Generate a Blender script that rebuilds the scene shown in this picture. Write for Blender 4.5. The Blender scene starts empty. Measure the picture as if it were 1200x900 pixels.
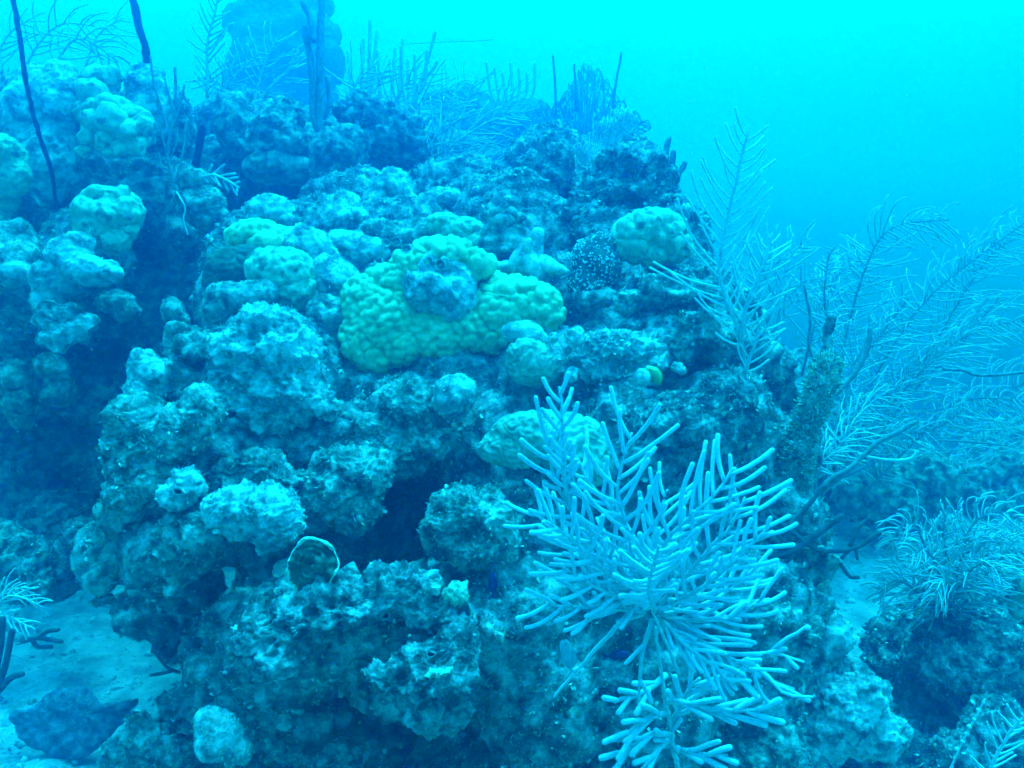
import bpy, bmesh, math, random
import numpy as np
from mathutils import Vector, Matrix
from mathutils.bvhtree import BVHTree

SC = bpy.context.scene
COL = SC.collection
R = math.radians
random.seed(7)
rng = np.random.default_rng(11)

# ------------------------------------------------------------------ camera
PITCH = R(14)
CAMZ = 1.8
F = 1133.0                       # focal length in photo pixels (photo 1200 x 900)
cam_d = bpy.data.cameras.new('camera')
cam = bpy.data.objects.new('camera', cam_d)
COL.objects.link(cam)
cam.location = (0, 0, CAMZ)
cam.rotation_euler = (math.pi / 2 - PITCH, 0, 0)
cam_d.sensor_width = 36
cam_d.lens = 36 * F / 1200
cam_d.clip_start = 0.05
cam_d.clip_end = 500
SC.camera = cam
CAM = np.array([0, 0, CAMZ])
FWD = np.array([0, math.cos(PITCH), -math.sin(PITCH)])
UPV = np.array([0, math.sin(PITCH), math.cos(PITCH)])
RGT = np.array([1.0, 0, 0])


def P(px, py, d):
    """world point at distance d along the view axis for a photo pixel"""
    return CAM + d * FWD + d * (px - 600) / F * RGT + d * (450 - py) / F * UPV


# ------------------------------------------------------------------ light: daylight that has come down through sea water
SUN_EL, SUN_AZ = R(75), R(20)      # azimuth from +Y clockwise
sun_dir = Vector((math.sin(SUN_AZ) * math.cos(SUN_EL), math.cos(SUN_AZ) * math.cos(SUN_EL), math.sin(SUN_EL)))
sd = bpy.data.lights.new('sun', 'SUN')
sd.energy = 5.0
sd.color = (0.012, 0.58, 1.0)
sd.angle = R(24)
so = bpy.data.objects.new('sun', sd)
COL.objects.link(so)
so.location = (0, 0, 12)
so.rotation_euler = sun_dir.to_track_quat('Z', 'Y').to_euler()

w = bpy.data.worlds.new('World')
SC.world = w
w.use_nodes = True
nt = w.node_tree
nt.nodes.clear()
LOBE = (0.2, 1.45)
n_out = nt.nodes.new('ShaderNodeOutputWorld')
n_bg = nt.nodes.new('ShaderNodeBackground')
n_tc = nt.nodes.new('ShaderNodeTexCoord')
n_sep = nt.nodes.new('ShaderNodeSeparateXYZ')
n_mr = nt.nodes.new('ShaderNodeMapRange')
n_mr.inputs['From Min'].default_value = -1
n_mr.inputs['From Max'].default_value = 1
n_cr = nt.nodes.new('ShaderNodeValToRGB')
n_cr.color_ramp.interpolation = 'EASE'
stops = [(0.0, (0.0, 0.002, 0.05)), (0.36, (0.0, 0.04, 0.34)), (0.44, (0.0, 0.44, 1.0)), (0.50, (0.0, 0.84, 1.2)),
         (0.56, (0.0, 1.02, 1.3)), (0.66, (0.0, 1.2, 1.7)), (0.85, (0.0, 1.7, 3.0)), (1.0, (0.02, 2.1, 4.0))]
el = n_cr.color_ramp.elements
while len(el) < len(stops):
    el.new(0.5)
for e, (p_, c_) in zip(el, stops):
    e.position = p_
    e.color = (*c_, 1)
nt.links.new(n_tc.outputs['Generated'], n_sep.inputs[0])
nt.links.new(n_sep.outputs['Z'], n_mr.inputs['Value'])
nt.links.new(n_mr.outputs[0], n_cr.inputs[0])
# more light comes from the side of the sun: radiance falls off smoothly with the angle from it
n_dot = nt.nodes.new('ShaderNodeVectorMath')
n_dot.operation = 'DOT_PRODUCT'
nt.links.new(n_tc.outputs['Generated'], n_dot.inputs[0])
n_dot.inputs[1].default_value = (math.sin(SUN_AZ), math.cos(SUN_AZ), 0.35)
n_lob = nt.nodes.new('ShaderNodeMapRange')
n_lob.interpolation_type = 'SMOOTHSTEP'
n_lob.inputs['From Min'].default_value = -1.0
n_lob.inputs['From Max'].default_value = 1.06
n_lob.inputs['To Min'].default_value = LOBE[0]
n_lob.inputs['To Max'].default_value = LOBE[1]
nt.links.new(n_dot.outputs['Value'], n_lob.inputs['Value'])
nt.links.new(n_lob.outputs[0], n_bg.inputs['Strength'])
nt.links.new(n_cr.outputs[0], n_bg.inputs['Color'])
nt.links.new(n_bg.outputs[0], n_out.inputs['Surface'])

vs = SC.view_settings
vs.view_transform = 'Standard'
vs.look = 'None'
vs.exposure = 0.92
vs.gamma = 1.0
SC.cycles.use_denoising = True
SC.cycles.max_bounces = 6
SC.cycles.diffuse_bounces = 3
SC.cycles.volume_bounces = 1


# ------------------------------------------------------------------ noise in numpy
def _hash(ix, iy, iz, seed):
    h = (ix.astype(np.int64) * 374761393 + iy.astype(np.int64) * 668265263 + iz.astype(np.int64) * 2147483647 + seed * 974634721) & 0xFFFFFFFF
    h = ((h ^ (h >> 13)) * 1274126177) & 0xFFFFFFFF
    h = ((h ^ (h >> 16)) * 2246822519) & 0xFFFFFFFF
    return ((h ^ (h >> 15)) & 0xFFFFFF) / float(0x1000000)


def vnoise(p, seed=0):
    f = np.floor(p).astype(np.int64)
    t = p - f
    t = t * t * t * (t * (t * 6 - 15) + 10)
    r = 0
    for dx in (0, 1):
        wx = t[:, 0] if dx else 1 - t[:, 0]
        for dy in (0, 1):
            wy = t[:, 1] if dy else 1 - t[:, 1]
            for dz in (0, 1):
                wz = t[:, 2] if dz else 1 - t[:, 2]
                r = r + wx * wy * wz * _hash(f[:, 0] + dx, f[:, 1] + dy, f[:, 2] + dz, seed)
    return r * 2 - 1


ROTM = np.array([[0.0, 0.8, 0.6], [-0.8, 0.36, -0.48], [-0.6, -0.48, 0.64]])


def fbm(p, octv=3, seed=0, gain=0.5):
    a, r = 1.0, 0
    q = p
    for o in range(octv):
        r = r + a * vnoise(q, seed + o * 17)
        q = q @ ROTM * 2.03 + 3.7
        a *= gain
    return r


def worley(p, seed=0, jit=0.8):
    f = np.floor(p).astype(np.int64)
    d1 = np.full(len(p), 9.0)
    d2 = np.full(len(p), 9.0)
    for dx in (-1, 0, 1):
        for dy in (-1, 0, 1):
            for dz in (-1, 0, 1):
                c = f + np.array([dx, dy, dz])
                o = np.stack([_hash(c[:, 0], c[:, 1], c[:, 2], seed + k * 31) for k in range(3)], 1)
                d = np.linalg.norm(c + 0.5 + (o - 0.5) * jit - p, axis=1)
                nd1 = np.minimum(d1, d)
                d2 = np.minimum(d2, np.maximum(d1, d))
                d1 = nd1
    return d1, d2


# ------------------------------------------------------------------ mesh helpers
def raw_mesh(name, verts, tris=None, quads=None, smooth=True):
    me = bpy.data.meshes.new(name)
    verts = np.asarray(verts, np.float32)
    nq = 0 if quads is None else len(quads)
    ntr = 0 if tris is None else len(tris)
    loops = []
    if nq:
        loops.append(np.asarray(quads, np.int32).ravel())
    if ntr:
        loops.append(np.asarray(tris, np.int32).ravel())
    loops = np.concatenate(loops)
    me.vertices.add(len(verts))
    me.vertices.foreach_set('co', verts.ravel())
    me.loops.add(len(loops))
    me.loops.foreach_set('vertex_index', loops)
    starts = np.concatenate([np.arange(nq) * 4, nq * 4 + np.arange(ntr) * 3]).astype(np.int32)
    me.polygons.add(nq + ntr)
    me.polygons.foreach_set('loop_start', starts)
    me.update(calc_edges=True)
    me.validate()
    me.polygons.foreach_set('use_smooth', np.full(len(me.polygons), smooth, bool))
    return me


def tag(o, label=None, cat=None, group=None, kind=None):
    if label:
        o['label'] = label
    if cat:
        o['category'] = cat
    if group:
        o['group'] = group
    if kind:
        o['kind'] = kind
    return o


def link(name, me, m, parent=None, loc=None):
    o = bpy.data.objects.new(name, me)
    COL.objects.link(o)
    if m is not None:
        me.materials.clear()
        me.materials.append(m)
    if parent is not None:
        o.parent = parent
    if loc is not None:
        o.location = loc
    return o


def empty(name, loc):
    o = bpy.data.objects.new(name, None)
    COL.objects.link(o)
    o.location = loc
    o.empty_display_size = 0.05
    return o


def get_vn(me):
    n = len(me.vertices)
    v = np.empty(n * 3, np.float32)
    me.vertices.foreach_get('co', v)
    nn = np.empty(n * 3, np.float32)
    me.vertex_normals.foreach_get('vector', nn)
    return v.reshape(-1, 3).astype(np.float64), nn.reshape(-1, 3).astype(np.float64)


def set_v(me, v):
    me.vertices.foreach_set('co', np.asarray(v, np.float32).ravel())
    me.update()


def smooth_mesh(me, it):
    v, _ = get_vn(me)
    ne = len(me.edges)
    e = np.empty(ne * 2, np.int32)
    me.edges.foreach_get('vertices', e)
    e = e.reshape(-1, 2)
    cnt = np.bincount(e.ravel(), minlength=len(v)).astype(float)
    cnt[cnt == 0] = 1
    for _ in range(it):
        s = np.zeros_like(v)
        for k in range(3):
            s[:, k] = np.bincount(e[:, 0], v[e[:, 1], k], len(v)) + np.bincount(e[:, 1], v[e[:, 0], k], len(v))
        v = 0.5 * v + 0.5 * s / cnt[:, None]
    set_v(me, v)


_ico = {}


def ico(sub):
    if sub not in _ico:
        bm = bmesh.new()
        bmesh.ops.create_icosphere(bm, subdivisions=sub, radius=1)
        bm.verts.ensure_lookup_table()
        _ico[sub] = (np.array([v.co[:] for v in bm.verts]), np.array([[v.index for v in f.verts] for f in bm.faces]))
        bm.free()
    return _ico[sub]


CAMAX = np.stack([RGT, UPV, FWD])        # rows


def ell(c, rx, ry, rz, sub=3, rot=0.0):
    """an ellipsoid, its axes along right, up and forward"""
    v, f = ico(sub)
    v = v * np.array([rx, ry, rz])
    if rot:
        ca, sa = math.cos(rot), math.sin(rot)
        v = np.stack([v[:, 0] * ca - v[:, 1] * sa, v[:, 0] * sa + v[:, 1] * ca, v[:, 2]], 1)
    return v @ CAMAX + np.asarray(c), f


def union(parts, voxel, smooth=3):
    """voxel union of closed shapes -> mesh datablock"""
    vv, ff, n = [], [], 0
    for v, f in parts:
        vv.append(v)
        ff.append(f + n)
        n += len(v)
    me0 = raw_mesh('source', np.concatenate(vv), tris=np.concatenate(ff))
    o = bpy.data.objects.new('source', me0)
    COL.objects.link(o)
    md = o.modifiers.new('r', 'REMESH')
    md.mode = 'VOXEL'
    md.voxel_size = voxel
    dg = bpy.context.evaluated_depsgraph_get()
    me = bpy.data.meshes.new_from_object(o.evaluated_get(dg))
    bpy.data.objects.remove(o)
    bpy.data.meshes.remove(me0)
    if smooth:
        smooth_mesh(me, smooth)
    me.polygons.foreach_set('use_smooth', np.full(len(me.polygons), True, bool))
    return me


# ------------------------------------------------------------------ displacement styles (metres)
def d_rock(p, n, s=1.0, seed=0):
    a = fbm(p / (0.16 * s), 3, seed) * 0.030 * s
    b = np.abs(fbm(p / (0.055 * s), 2, seed + 5))
    b = (0.55 - b) * 0.020 * s
    f1, f2 = worley(p / (0.038 * s), seed + 9)
    c = (0.5 - f1) * 0.016 * s
    e = fbm(p / (0.015 * s), 3, seed + 13, .7) * 0.0075 * s
    pit = np.clip(fbm(p / (0.07 * s), 2, seed + 21) - 0.55, 0, 1) * -0.06 * s
    return a + b + c + e + pit


def d_fuzzy(p, n, s=1.0, seed=0):
    a = fbm(p / (0.14 * s), 2, seed) * 0.018 * s
    e = fbm(p / (0.015 * s), 3, seed + 3, 0.78) * 0.0068 * s
    c = np.abs(fbm(p / (0.045 * s), 2, seed + 8)) * 0.017 * s + np.abs(fbm(p / (0.11 * s), 2, seed + 31)) * 0.034 * s - 0.012 * s
    pit = np.clip(fbm(p / (0.09 * s), 2, seed + 21) - 0.6, 0, 1) * -0.05 * s
    return a + e - c + pit


def d_soft(p, n, s=1.0, seed=0):
    a = fbm(p / (0.13 * s), 2, seed) * 0.017 * s + np.abs(fbm(p / (0.06 * s), 2, seed + 8)) * 0.009 * s
    pit = np.clip(fbm(p / (0.07 * s), 2, seed + 21) - 0.6, 0, 1) * -0.05 * s
    return a + fbm(p / (0.013 * s), 3, seed + 3, 0.78) * 0.0038 * s + pit


def d_leafy(p, n, s=1.0, seed=0):
    f1, f2 = worley(p / (0.021 * s) + 0.9 * np.stack([fbm(p / .03, 2, k) for k in (1, 2, 3)], 1), seed)
    a = fbm(p / (0.15 * s), 2, seed) * 0.025 * s
    return a + np.clip(f2 - f1, 0, 0.5) * 0.020 * s + fbm(p / .05, 2, seed + 6) * 0.012 * s + fbm(p / .012, 2, seed + 4) * 0.004


def d_pillow(p, n, s=1.0, seed=0):
    q = p + 0.0045 * np.stack([fbm(p / .03, 2, k) for k in (1, 2, 3)], 1)
    f1, f2 = worley(q / (0.0215 * s), seed, 0.92)
    a = fbm(p / 0.2, 2, seed) * 0.012
    return a + np.sqrt(np.clip(0.62 - f1 * f1, 0.02, 1)) * 0.023 * s + fbm(p / .008, 1, seed) * 0.0006


def d_lobed(p, n, s=1.0, seed=0):
    return fbm(p / 0.08, 3, seed) * 0.020 * s + fbm(p / 0.02, 3, seed + 4) * 0.005 * s


def d_brain(p, n, s=1.0, seed=0):
    q = fbm(p / 0.045, 2, seed) * 5.0 + fbm(p / 0.12, 1, seed + 2) * 3
    return fbm(p / 0.12, 2, seed) * 0.012 + np.sin(q * 2.6) * 0.0035 * s + fbm(p / .01, 1, seed) * 0.001


def d_spotted(p, n, s=1.0, seed=0):
    f1, f2 = worley(p / (0.017 * s), seed, 0.7)
    return fbm(p / 0.1, 2, seed) * 0.010 + np.clip(0.42 - f1, 0, 1) * 0.018 * s


STY = dict(soft=d_soft, rock=d_rock, fuzzy=d_fuzzy, leafy=d_leafy, pillow=d_pillow, lobed=d_lobed, brain=d_brain, spotted=d_spotted)


# ------------------------------------------------------------------ materials
def mat(name, cols, scale=25.0, bump=0.3, bscale=140.0, speck=None, rough=0.85, spots=None):
    m = bpy.data.materials.new(name)
    m.use_nodes = True
    t = m.node_tree
    b = t.nodes['Principled BSDF']
    b.inputs['Roughness'].default_value = rough
    b.inputs['Specular IOR Level'].default_value = 0.15
    tc = t.nodes.new('ShaderNodeTexCoord')
    nz = t.nodes.new('ShaderNodeTexNoise')
    nz.inputs['Scale'].default_value = scale
    nz.inputs['Detail'].default_value = 7
    nz.inputs['Roughness'].default_value = 0.68
    t.links.new(tc.outputs['Object'], nz.inputs['Vector'])
    cr = t.nodes.new('ShaderNodeValToRGB')
    e = cr.color_ramp.elements
    while len(e) < len(cols):
        e.new(0.5)
    for i, c in enumerate(cols):
        e[i].position = 0.39 + 0.23 * i / (len(cols) - 1)
        e[i].color = (*c, 1)
    t.links.new(nz.outputs['Fac'], cr.inputs[0])
    out = cr.outputs[0]
    if speck:
        n2 = t.nodes.new('ShaderNodeTexNoise')
        n2.inputs['Scale'].default_value = speck[1]
        n2.inputs['Detail'].default_value = 3
        t.links.new(tc.outputs['Object'], n2.inputs['Vector'])
        r2 = t.nodes.new('ShaderNodeMapRange')
        r2.inputs['From Min'].default_value = speck[2]
        r2.inputs['From Max'].default_value = speck[2] + 0.1
        t.links.new(n2.outputs['Fac'], r2.inputs['Value'])
        mx = t.nodes.new('ShaderNodeMix')
        mx.data_type = 'RGBA'
        t.links.new(r2.outputs[0], mx.inputs['Factor'])
        t.links.new(out, mx.inputs['A'])
        mx.inputs['B'].default_value = (*speck[0], 1)
        out = mx.outputs['Result']
    t.links.new(out, b.inputs['Base Color'])
    if bump:
        n3 = t.nodes.new('ShaderNodeTexNoise')
        n3.inputs['Scale'].default_value = bscale
        n3.inputs['Detail'].default_value = 4
        n3.inputs['Roughness'].default_value = 0.7
        t.links.new(tc.outputs['Object'], n3.inputs['Vector'])
        bp = t.nodes.new('ShaderNodeBump')
        bp.inputs['Strength'].default_value = bump
        bp.inputs['Distance'].default_value = 0.012
        t.links.new(n3.outputs['Fac'], bp.inputs['Height'])
        t.links.new(bp.outputs[0], b.inputs['Normal'])
    return m


M = {
    'rock': mat('reef_rock', [(.05, .06, .055), (.15, .17, .15), (.30, .33, .29), (.56, .58, .54)], 19, .9, 120, ((.75, .78, .72), 90, .66)),
    'dark': mat('dark_turf_rock', [(.05, .06, .055), (.14, .16, .14), (.28, .31, .27), (.48, .52, .47)], 22, .9, 130, ((.6, .65, .6), 110, .68)),
    'pale': mat('pale_dusted_coral', [(.18, .20, .18), (.38, .42, .38), (.60, .64, .58), (.78, .82, .77)], 18, .7, 150),
    'turf': mat('turf_covered_coral', [(.07, .10, .08), (.20, .25, .20), (.38, .44, .36), (.62, .68, .60)], 20, .8, 150, ((.75, .8, .7), 120, .68)),
    'green': mat('green_coral_tissue', [(.26, .40, .26), (.40, .56, .36), (.52, .70, .48)], 24, .6, 200, ((.16, .22, .16), 26, .56)),
    'mustard': mat('mustard_coral_tissue', [(.30, .46, .22), (.42, .58, .29), (.52, .68, .36)], 26, .35, 300, ((.20, .30, .18), 15, .64)),
    'olive': mat('olive_plate', [(.06, .09, .06), (.10, .14, .09), (.16, .2, .14)], 20, .3, 260),
    'rim': mat('pale_rim', [(.5, .58, .4), (.6, .66, .5)], 20, .3, 200),
    'brain': mat('brain_coral_tissue', [(.22, .30, .20), (.34, .42, .30), (.48, .56, .44)], 16, .3, 200),
    'spot': mat('dark_knobbed_coral', [(.05, .07, .06), (.09, .12, .10), (.14, .18, .15)], 18, .3, 220),
    'spotp': mat('pale_polyps', [(.6, .65, .6), (.7, .75, .7)], 18, 0, 220),
    'sand': mat('coral_sand', [(.28, .30, .27), (.44, .46, .42), (.62, .64, .59)], 11, 1.0, 110, ((.14, .16, .13), 45, .60)),
    'rods': mat('grey_gorgonian', [(.70, .76, .80), (.80, .85, .88), (.86, .90, .92)], 90, .7, 500),
    'axis': mat('gorgonian_axis', [(.45, .48, .47), (.58, .62, .6)], 40, .35, 400),
    'plume': mat('plume_branchlets', [(.55, .58, .54), (.72, .75, .7)], 40, .2, 400),
    'stem': mat('dark_plume_stem', [(.06, .07, .07), (.13, .14, .13)], 50, .5, 300),
    'darkaxis': mat('grey_plume_stem', [(.16, .18, .17), (.28, .31, .3)], 50, .4, 300),
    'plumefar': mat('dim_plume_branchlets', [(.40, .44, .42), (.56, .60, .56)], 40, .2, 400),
    'rope': mat('dark_rope_sponge', [(.012, .014, .03), (.035, .035, .06)], 40, .7, 200),
    'fan': mat('sea_fan_net', [(.20, .24, .26), (.3, .34, .36)], 40, .2, 300),
    'hole': mat('mouth_shade_and_eye', [(.006, .008, .01), (.015, .018, .02)], 40, .2, 300),  # near-black: painted shade inside sponge mouths, and the fish eyes
    'yellow': mat('yellow_sponge', [(.45, .5, .16), (.55, .6, .22)], 30, .4, 260),
    'bluefish': mat('deep_blue_skin', [(.015, .02, .07), (.03, .04, .12)], 60, .1, 300, None, .4),
    'greyfish': mat('grey_fish_skin', [(.25, .3, .32), (.38, .42, .44)], 60, .1, 300, None, .4),
    'fanblue': mat('smooth_blue_grey_fan', [(.10, .14, .17), (.18, .22, .26), (.30, .34, .37)], 60, .8, 260),
    'leaf': mat('algae_blade', [(.12, .17, .10), (.26, .32, .20), (.5, .56, .44), (.7, .74, .66)], 70, 0),
    'leafpale': mat('pale_algae_blade', [(.1, .13, .09), (.3, .36, .26), (.5, .56, .46), (.78, .82, .74)], 70, 0),
}

# ------------------------------------------------------------------ the setting: sand floor and reef rock
def make_sand():
    xs = np.concatenate([np.linspace(-22, -4, 24), np.linspace(-3.9, 5, 250), np.linspace(5.2, 22, 24)])
    ys = np.concatenate([np.linspace(-12, 1.2, 10), np.linspace(1.3, 7, 190), np.linspace(7.2, 22, 30)])
    X, Y = np.meshgrid(xs, ys)
    p = np.stack([X.ravel(), Y.ravel(), np.zeros(X.size)], 1)
    z = fbm(p / 1.1, 3, 3) * 0.05 + fbm(p / 0.16, 3, 8) * 0.016 + fbm(p / .04, 2, 18) * 0.006
    z = z - 0.45 * (np.sqrt(np.clip(p[:, 1] - 4.6, 0, 40) ** 2 + 1) - 1) * np.clip(1.5 - p[:, 1] / 60, 0, 1) - 0.05 * np.clip(p[:, 0] - 2.2, 0, 8)
    p[:, 2] = z
    nx, ny = len(xs), len(ys)
    i = np.arange(nx * ny).reshape(ny, nx)
    q = np.stack([i[:-1, :-1], i[:-1, 1:], i[1:, 1:], i[1:, :-1]], -1).reshape(-1, 4)
    return raw_mesh('seafloor', p, quads=q)


BVHS = []


def add_bvh(me):
    n = len(me.vertices)
    v, _ = get_vn(me)
    me.calc_loop_triangles()
    t = np.empty(len(me.loop_triangles) * 3, np.int32)
    me.loop_triangles.foreach_get('vertices', t)
    BVHS.append(BVHTree.FromPolygons(v.tolist(), t.reshape(-1, 3).tolist()))


def hit(px, py, default=3.0):
    """depth along the view axis and normal of the built ground under a photo pixel"""
    d = Vector(P(px, py, 1.0) - CAM).normalized()
    best = None
    for b in BVHS:
        r = b.ray_cast(Vector(CAM), d)
        if r[0] is not None and (best is None or r[3] < best[1]):
            best = (r[0], r[3], r[1])
    if best is None:
        return default, np.array([0, -.7, .7])
    q = np.array(best[0])
    return float(np.dot(q - CAM, FWD)), np.array(best[2])


sand_me = make_sand()
sand = tag(link('seafloor', sand_me, M['sand']), kind='structure')
add_bvh(sand_me)


def reef(name, sph, voxel, m, style='rock', s=1.0, sm=4):
    parts = []
    for (px, py, d, r) in sph:
        sq = 0.85 + 0.3 * random.random()
        parts.append(ell(P(px, py, d + r), r * sq, r * (1.8 - sq) if sq > .9 else r, r, 3))
    me = union(parts, voxel, sm)
    v, n = get_vn(me)
    dd = STY[style](v, n, s, len(sph)) * 1.0
    dd += fbm(v / 0.33, 2, 4) * 0.035
    set_v(me, v + n * dd[:, None])
    add_bvh(me)
    return tag(link(name, me, m), kind='structure')


main = [(260, 905, 2.55, .25), (420, 905, 2.6, .3), (600, 900, 2.5, .3), (760, 900, 2.42, .25), (870, 880, 2.5, .2),
        (215, 835, 2.5, .10), (330, 770, 2.34, .17), (480, 790, 2.32, .18), (640, 800, 2.32, .2), (760, 800, 2.34, .22), (870, 790, 2.45, .2),
        (260, 760, 2.5, .13), (380, 725, 2.25, .18), (300, 720, 2.4, .13), (480, 720, 2.28, .18), (600, 720, 2.32, .2),
        (720, 700, 2.38, .22), (840, 690, 2.45, .22), (920, 700, 2.62, .14), (130, 650, 2.55, .06), (210, 640, 2.45, .13), (300, 620, 2.48, .14),
        (390, 600, 2.58, .11), (570, 620, 2.45, .15), (680, 610, 2.5, .2), (790, 600, 2.54, .22), (890, 600, 2.62, .18),
        (470, 600, 3.0, .25), (180, 540, 2.55, .12), (275, 530, 2.55, .17), (390, 530, 2.62, .13), (480, 500, 2.68, .14),
        (600, 530, 2.6, .2), (720, 520, 2.6, .23), (830, 520, 2.62, .22), (910, 540, 2.78, .12), (235, 460, 2.68, .12),
        (310, 440, 2.68, .22), (430, 470, 2.85, .2), (540, 460, 2.8, .2), (650, 450, 2.75, .2), (750, 440, 2.75, .23),
        (840, 430, 2.8, .2), (890, 460, 2.9, .12), (290, 370, 3.05, .16), (360, 360, 3.05, .22), (470, 370, 3.05, .25), (580, 360, 3.05, .25),
        (690, 360, 3.0, .22), (790, 350, 3.0, .2), (845, 360, 3.1, .13), (290, 305, 3.3, .16), (370, 300, 3.3, .25),
        (480, 300, 3.3, .25), (600, 290, 3.35, .25), (700, 300, 3.25, .22), (775, 290, 3.25, .16), (320, 270, 3.6, .15),
        (420, 260, 3.7, .22), (530, 250, 3.75, .28), (640, 230, 3.8, .22), (730, 230, 3.6, .22), (640, 190, 4.3, .2),
        (740, 195, 4.0, .16), (560, 235, 4.3, .25),
        (520, 620, 3.2, .55), (720, 620, 2.95, .55), (560, 400, 3.5, .5), (340, 560, 2.95, .3), (650, 330, 3.7, .45),
        (500, 1080, 2.9, .6), (750, 1050, 2.7, .55), (330, 1050, 3.0, .35), (880, 990, 2.6, .3),
        (190, 722, 2.8, .10), (205, 765, 2.75, .09), (165, 700, 2.85, .07), (225, 700, 2.75, .1), (980, 850, 2.75, .16), (935, 800, 2.68, .13), (1020, 880, 2.75, .16), (900, 870, 2.6, .18), (1060, 900, 2.8, .14)]
main = [(a, b, c - .05 if r < .3 and c < 2.95 else c, r) for a, b, c, r in main]
reef_mound = reef('reef_mound', main, 0.0155, M['rock'])

wall = [(25, 130, 4.25, .22), (70, 150, 4.15, .22), (130, 160, 4.15, .24), (180, 145, 4.15, .2),
        (30, 230, 4.0, .28), (110, 235, 4.0, .28), (185, 240, 4.0, .26), (250, 215, 4.3, .26), (235, 280, 4.0, .2),
        (30, 330, 3.75, .26), (60, 345, 3.8, .25), (150, 340, 4.15, .3), (215, 340, 4.1, .25), (95, 300, 3.7, .18),
        (40, 440, 4.15, .3), (120, 450, 4.3, .3), (60, 530, 4.4, .33), (150, 545, 4.4, .3), (10, 580, 4.2, .25), (70, 620, 4.1, .2),
        (230, 430, 4.2, .3), (240, 520, 4.2, .35),
        (330, 165, 4.4, .22), (390, 185, 4.4, .2), (455, 175, 4.45, .2), (360, 235, 4.7, .3), (440, 225, 4.6, .26),
        (290, 150, 4.7, .22), (480, 165, 4.7, .15), (280, 260, 4.5, .25), (400, 300, 4.9, .4), (120, 330, 4.9, .6), (60, 200, 4.8, .5), (200, 500, 5.0, .6)]
reef_wall = reef('reef_wall', wall, 0.020, M['dark'])

right = [(1120, 770, 2.95, .26), (1190, 730, 3.05, .26), (1105, 715, 3.25, .15), (1185, 850, 2.75, .22), (1110, 850, 2.85, .18),
         (1085, 780, 3.1, .12), (1180, 900, 2.7, .25), (1240, 800, 2.9, .4), (1150, 690, 3.3, .2)]
right_reef = reef('right_reef', right, 0.012, M['dark'])

far = [(1010, 580, 5.0, .2), (1085, 575, 5.3, .24), (1150, 590, 5.3, .3), (1200, 560, 5.7, .4), (1040, 540, 5.6, .25), (960, 540, 4.6, .25), (940, 480, 4.8, .3),
       (545, 150, 11.5, .6), (600, 185, 11.0, .7), (690, 195, 11.0, .6), (540, 215, 6.4, .4), (480, 205, 6.6, .5), (610, 235, 6.0, .4),
       (305, 85, 12.69, 0.51), (325, 55, 12.81, 0.54), (310, 50, 12.81, 0.44), (355, 40, 12.93, 0.44), (345, 75, 12.81, 0.49), (340, 20, 13.05, 0.46), (335, 120, 12.93, 0.73), (300, 210, 11.96, 1.22), (325, 0, 13.05, 0.49), (290, 25, 13.18, 0.37), (375, 75, 12.93, 0.34), (362, 5, 13.18, 0.30), (100, 260, 6.5, .8),
       (540, 340, 7.0, 1.0), (690, 330, 8.0, 1.0), (330, 380, 8, 1.5), (100, 420, 7, 1.4)]
far_reef = reef('far_reef', far, 0.055, M['dark'], s=2.0)


# ------------------------------------------------------------------ coral heads and boulders
HEADS = []


def px2m(px, d):
    return px * d / F


def head(name, label, cat, style, m, lobes, d=None, group=None, s=1.0, vox=2.1, emb=None, flat=0.8, sm=3, dmp=1.0):
    """one coral head: overlapping rounded masses (px, py, rx, ry) grown on the reef"""
    parts = []
    if emb is None:
        emb = .1 if style == 'soft' else .24
    d0 = d if d is not None else hit(lobes[0][0], lobes[0][1])[0]
    for L in lobes:
        px, py, rx, ry = L[:4]
        dl = (L[4] if len(L) > 4 else 0.0) + d0
        a, b = px2m(rx, dl), px2m(ry, dl)
        c = min(a, b) * flat if len(L) < 6 else L[5]
        parts.append(ell(P(px, py, dl + c * emb), a, b, c + 0.02, 3, 0.0))
    me = union(parts, max(vox * d0 / F, 0.0032), sm)
    v, n = get_vn(me)
    seed = int(abs(lobes[0][0] * 7 + lobes[0][1] * 13)) % 1000
    v2 = v + n * (STY[style](v, n, s, seed) * dmp)[:, None]
    base = P(lobes[0][0], lobes[0][1], d0)
    set_v(me, v2 - base)
    o = link(name, me, M[m], loc=base)
    tag(o, label, cat, group)
    HEADS.append((o, v2))
    add_bvh_local(v2, me)
    return o


def add_bvh_local(v, me):
    me.calc_loop_triangles()
    t = np.empty(len(me.loop_triangles) * 3, np.int32)
    me.loop_triangles.foreach_get('vertices', t)
    BVHS.append(BVHTree.FromPolygons(v.tolist(), t.reshape(-1, 3).tolist()))


def lobed(name, label, core, lobes, d=None, m='green', group=None):
    """coral made of rounded knobs: a core and separate lobes"""
    d0 = d if d is not None else hit(core[0], core[1])[0]
    base = P(core[0], core[1], d0)
    root = tag(empty(name, base), label, 'coral', group)
    def one(nm, px, py, rx, ry, dz, mm):
        a, b = px2m(rx, d0 + dz), px2m(ry, d0 + dz)
        v, f = ell(P(px, py, d0 + dz * .62), a * 1.12, b * 1.1, min(a, b), 5 if nm != 'lobe' else 4)
        n = (v - v.mean(0))
        n /= np.linalg.norm(n, axis=1)[:, None]
        v = v + n * d_lobed(v, n, 1.0, int(px + py))[:, None]
        me = raw_mesh(nm, v - base, tris=f)
        link(nm, me, M[mm], root)
        add_bvh_local(v, me)
    one('coral_base', core[0], core[1], core[2], core[3], 0.02, m)
    for L in lobes:
        one('lobe', L[0], L[1], L[2], L[3], L[4] if len(L) > 4 else -0.02, m)
    return root


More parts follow.
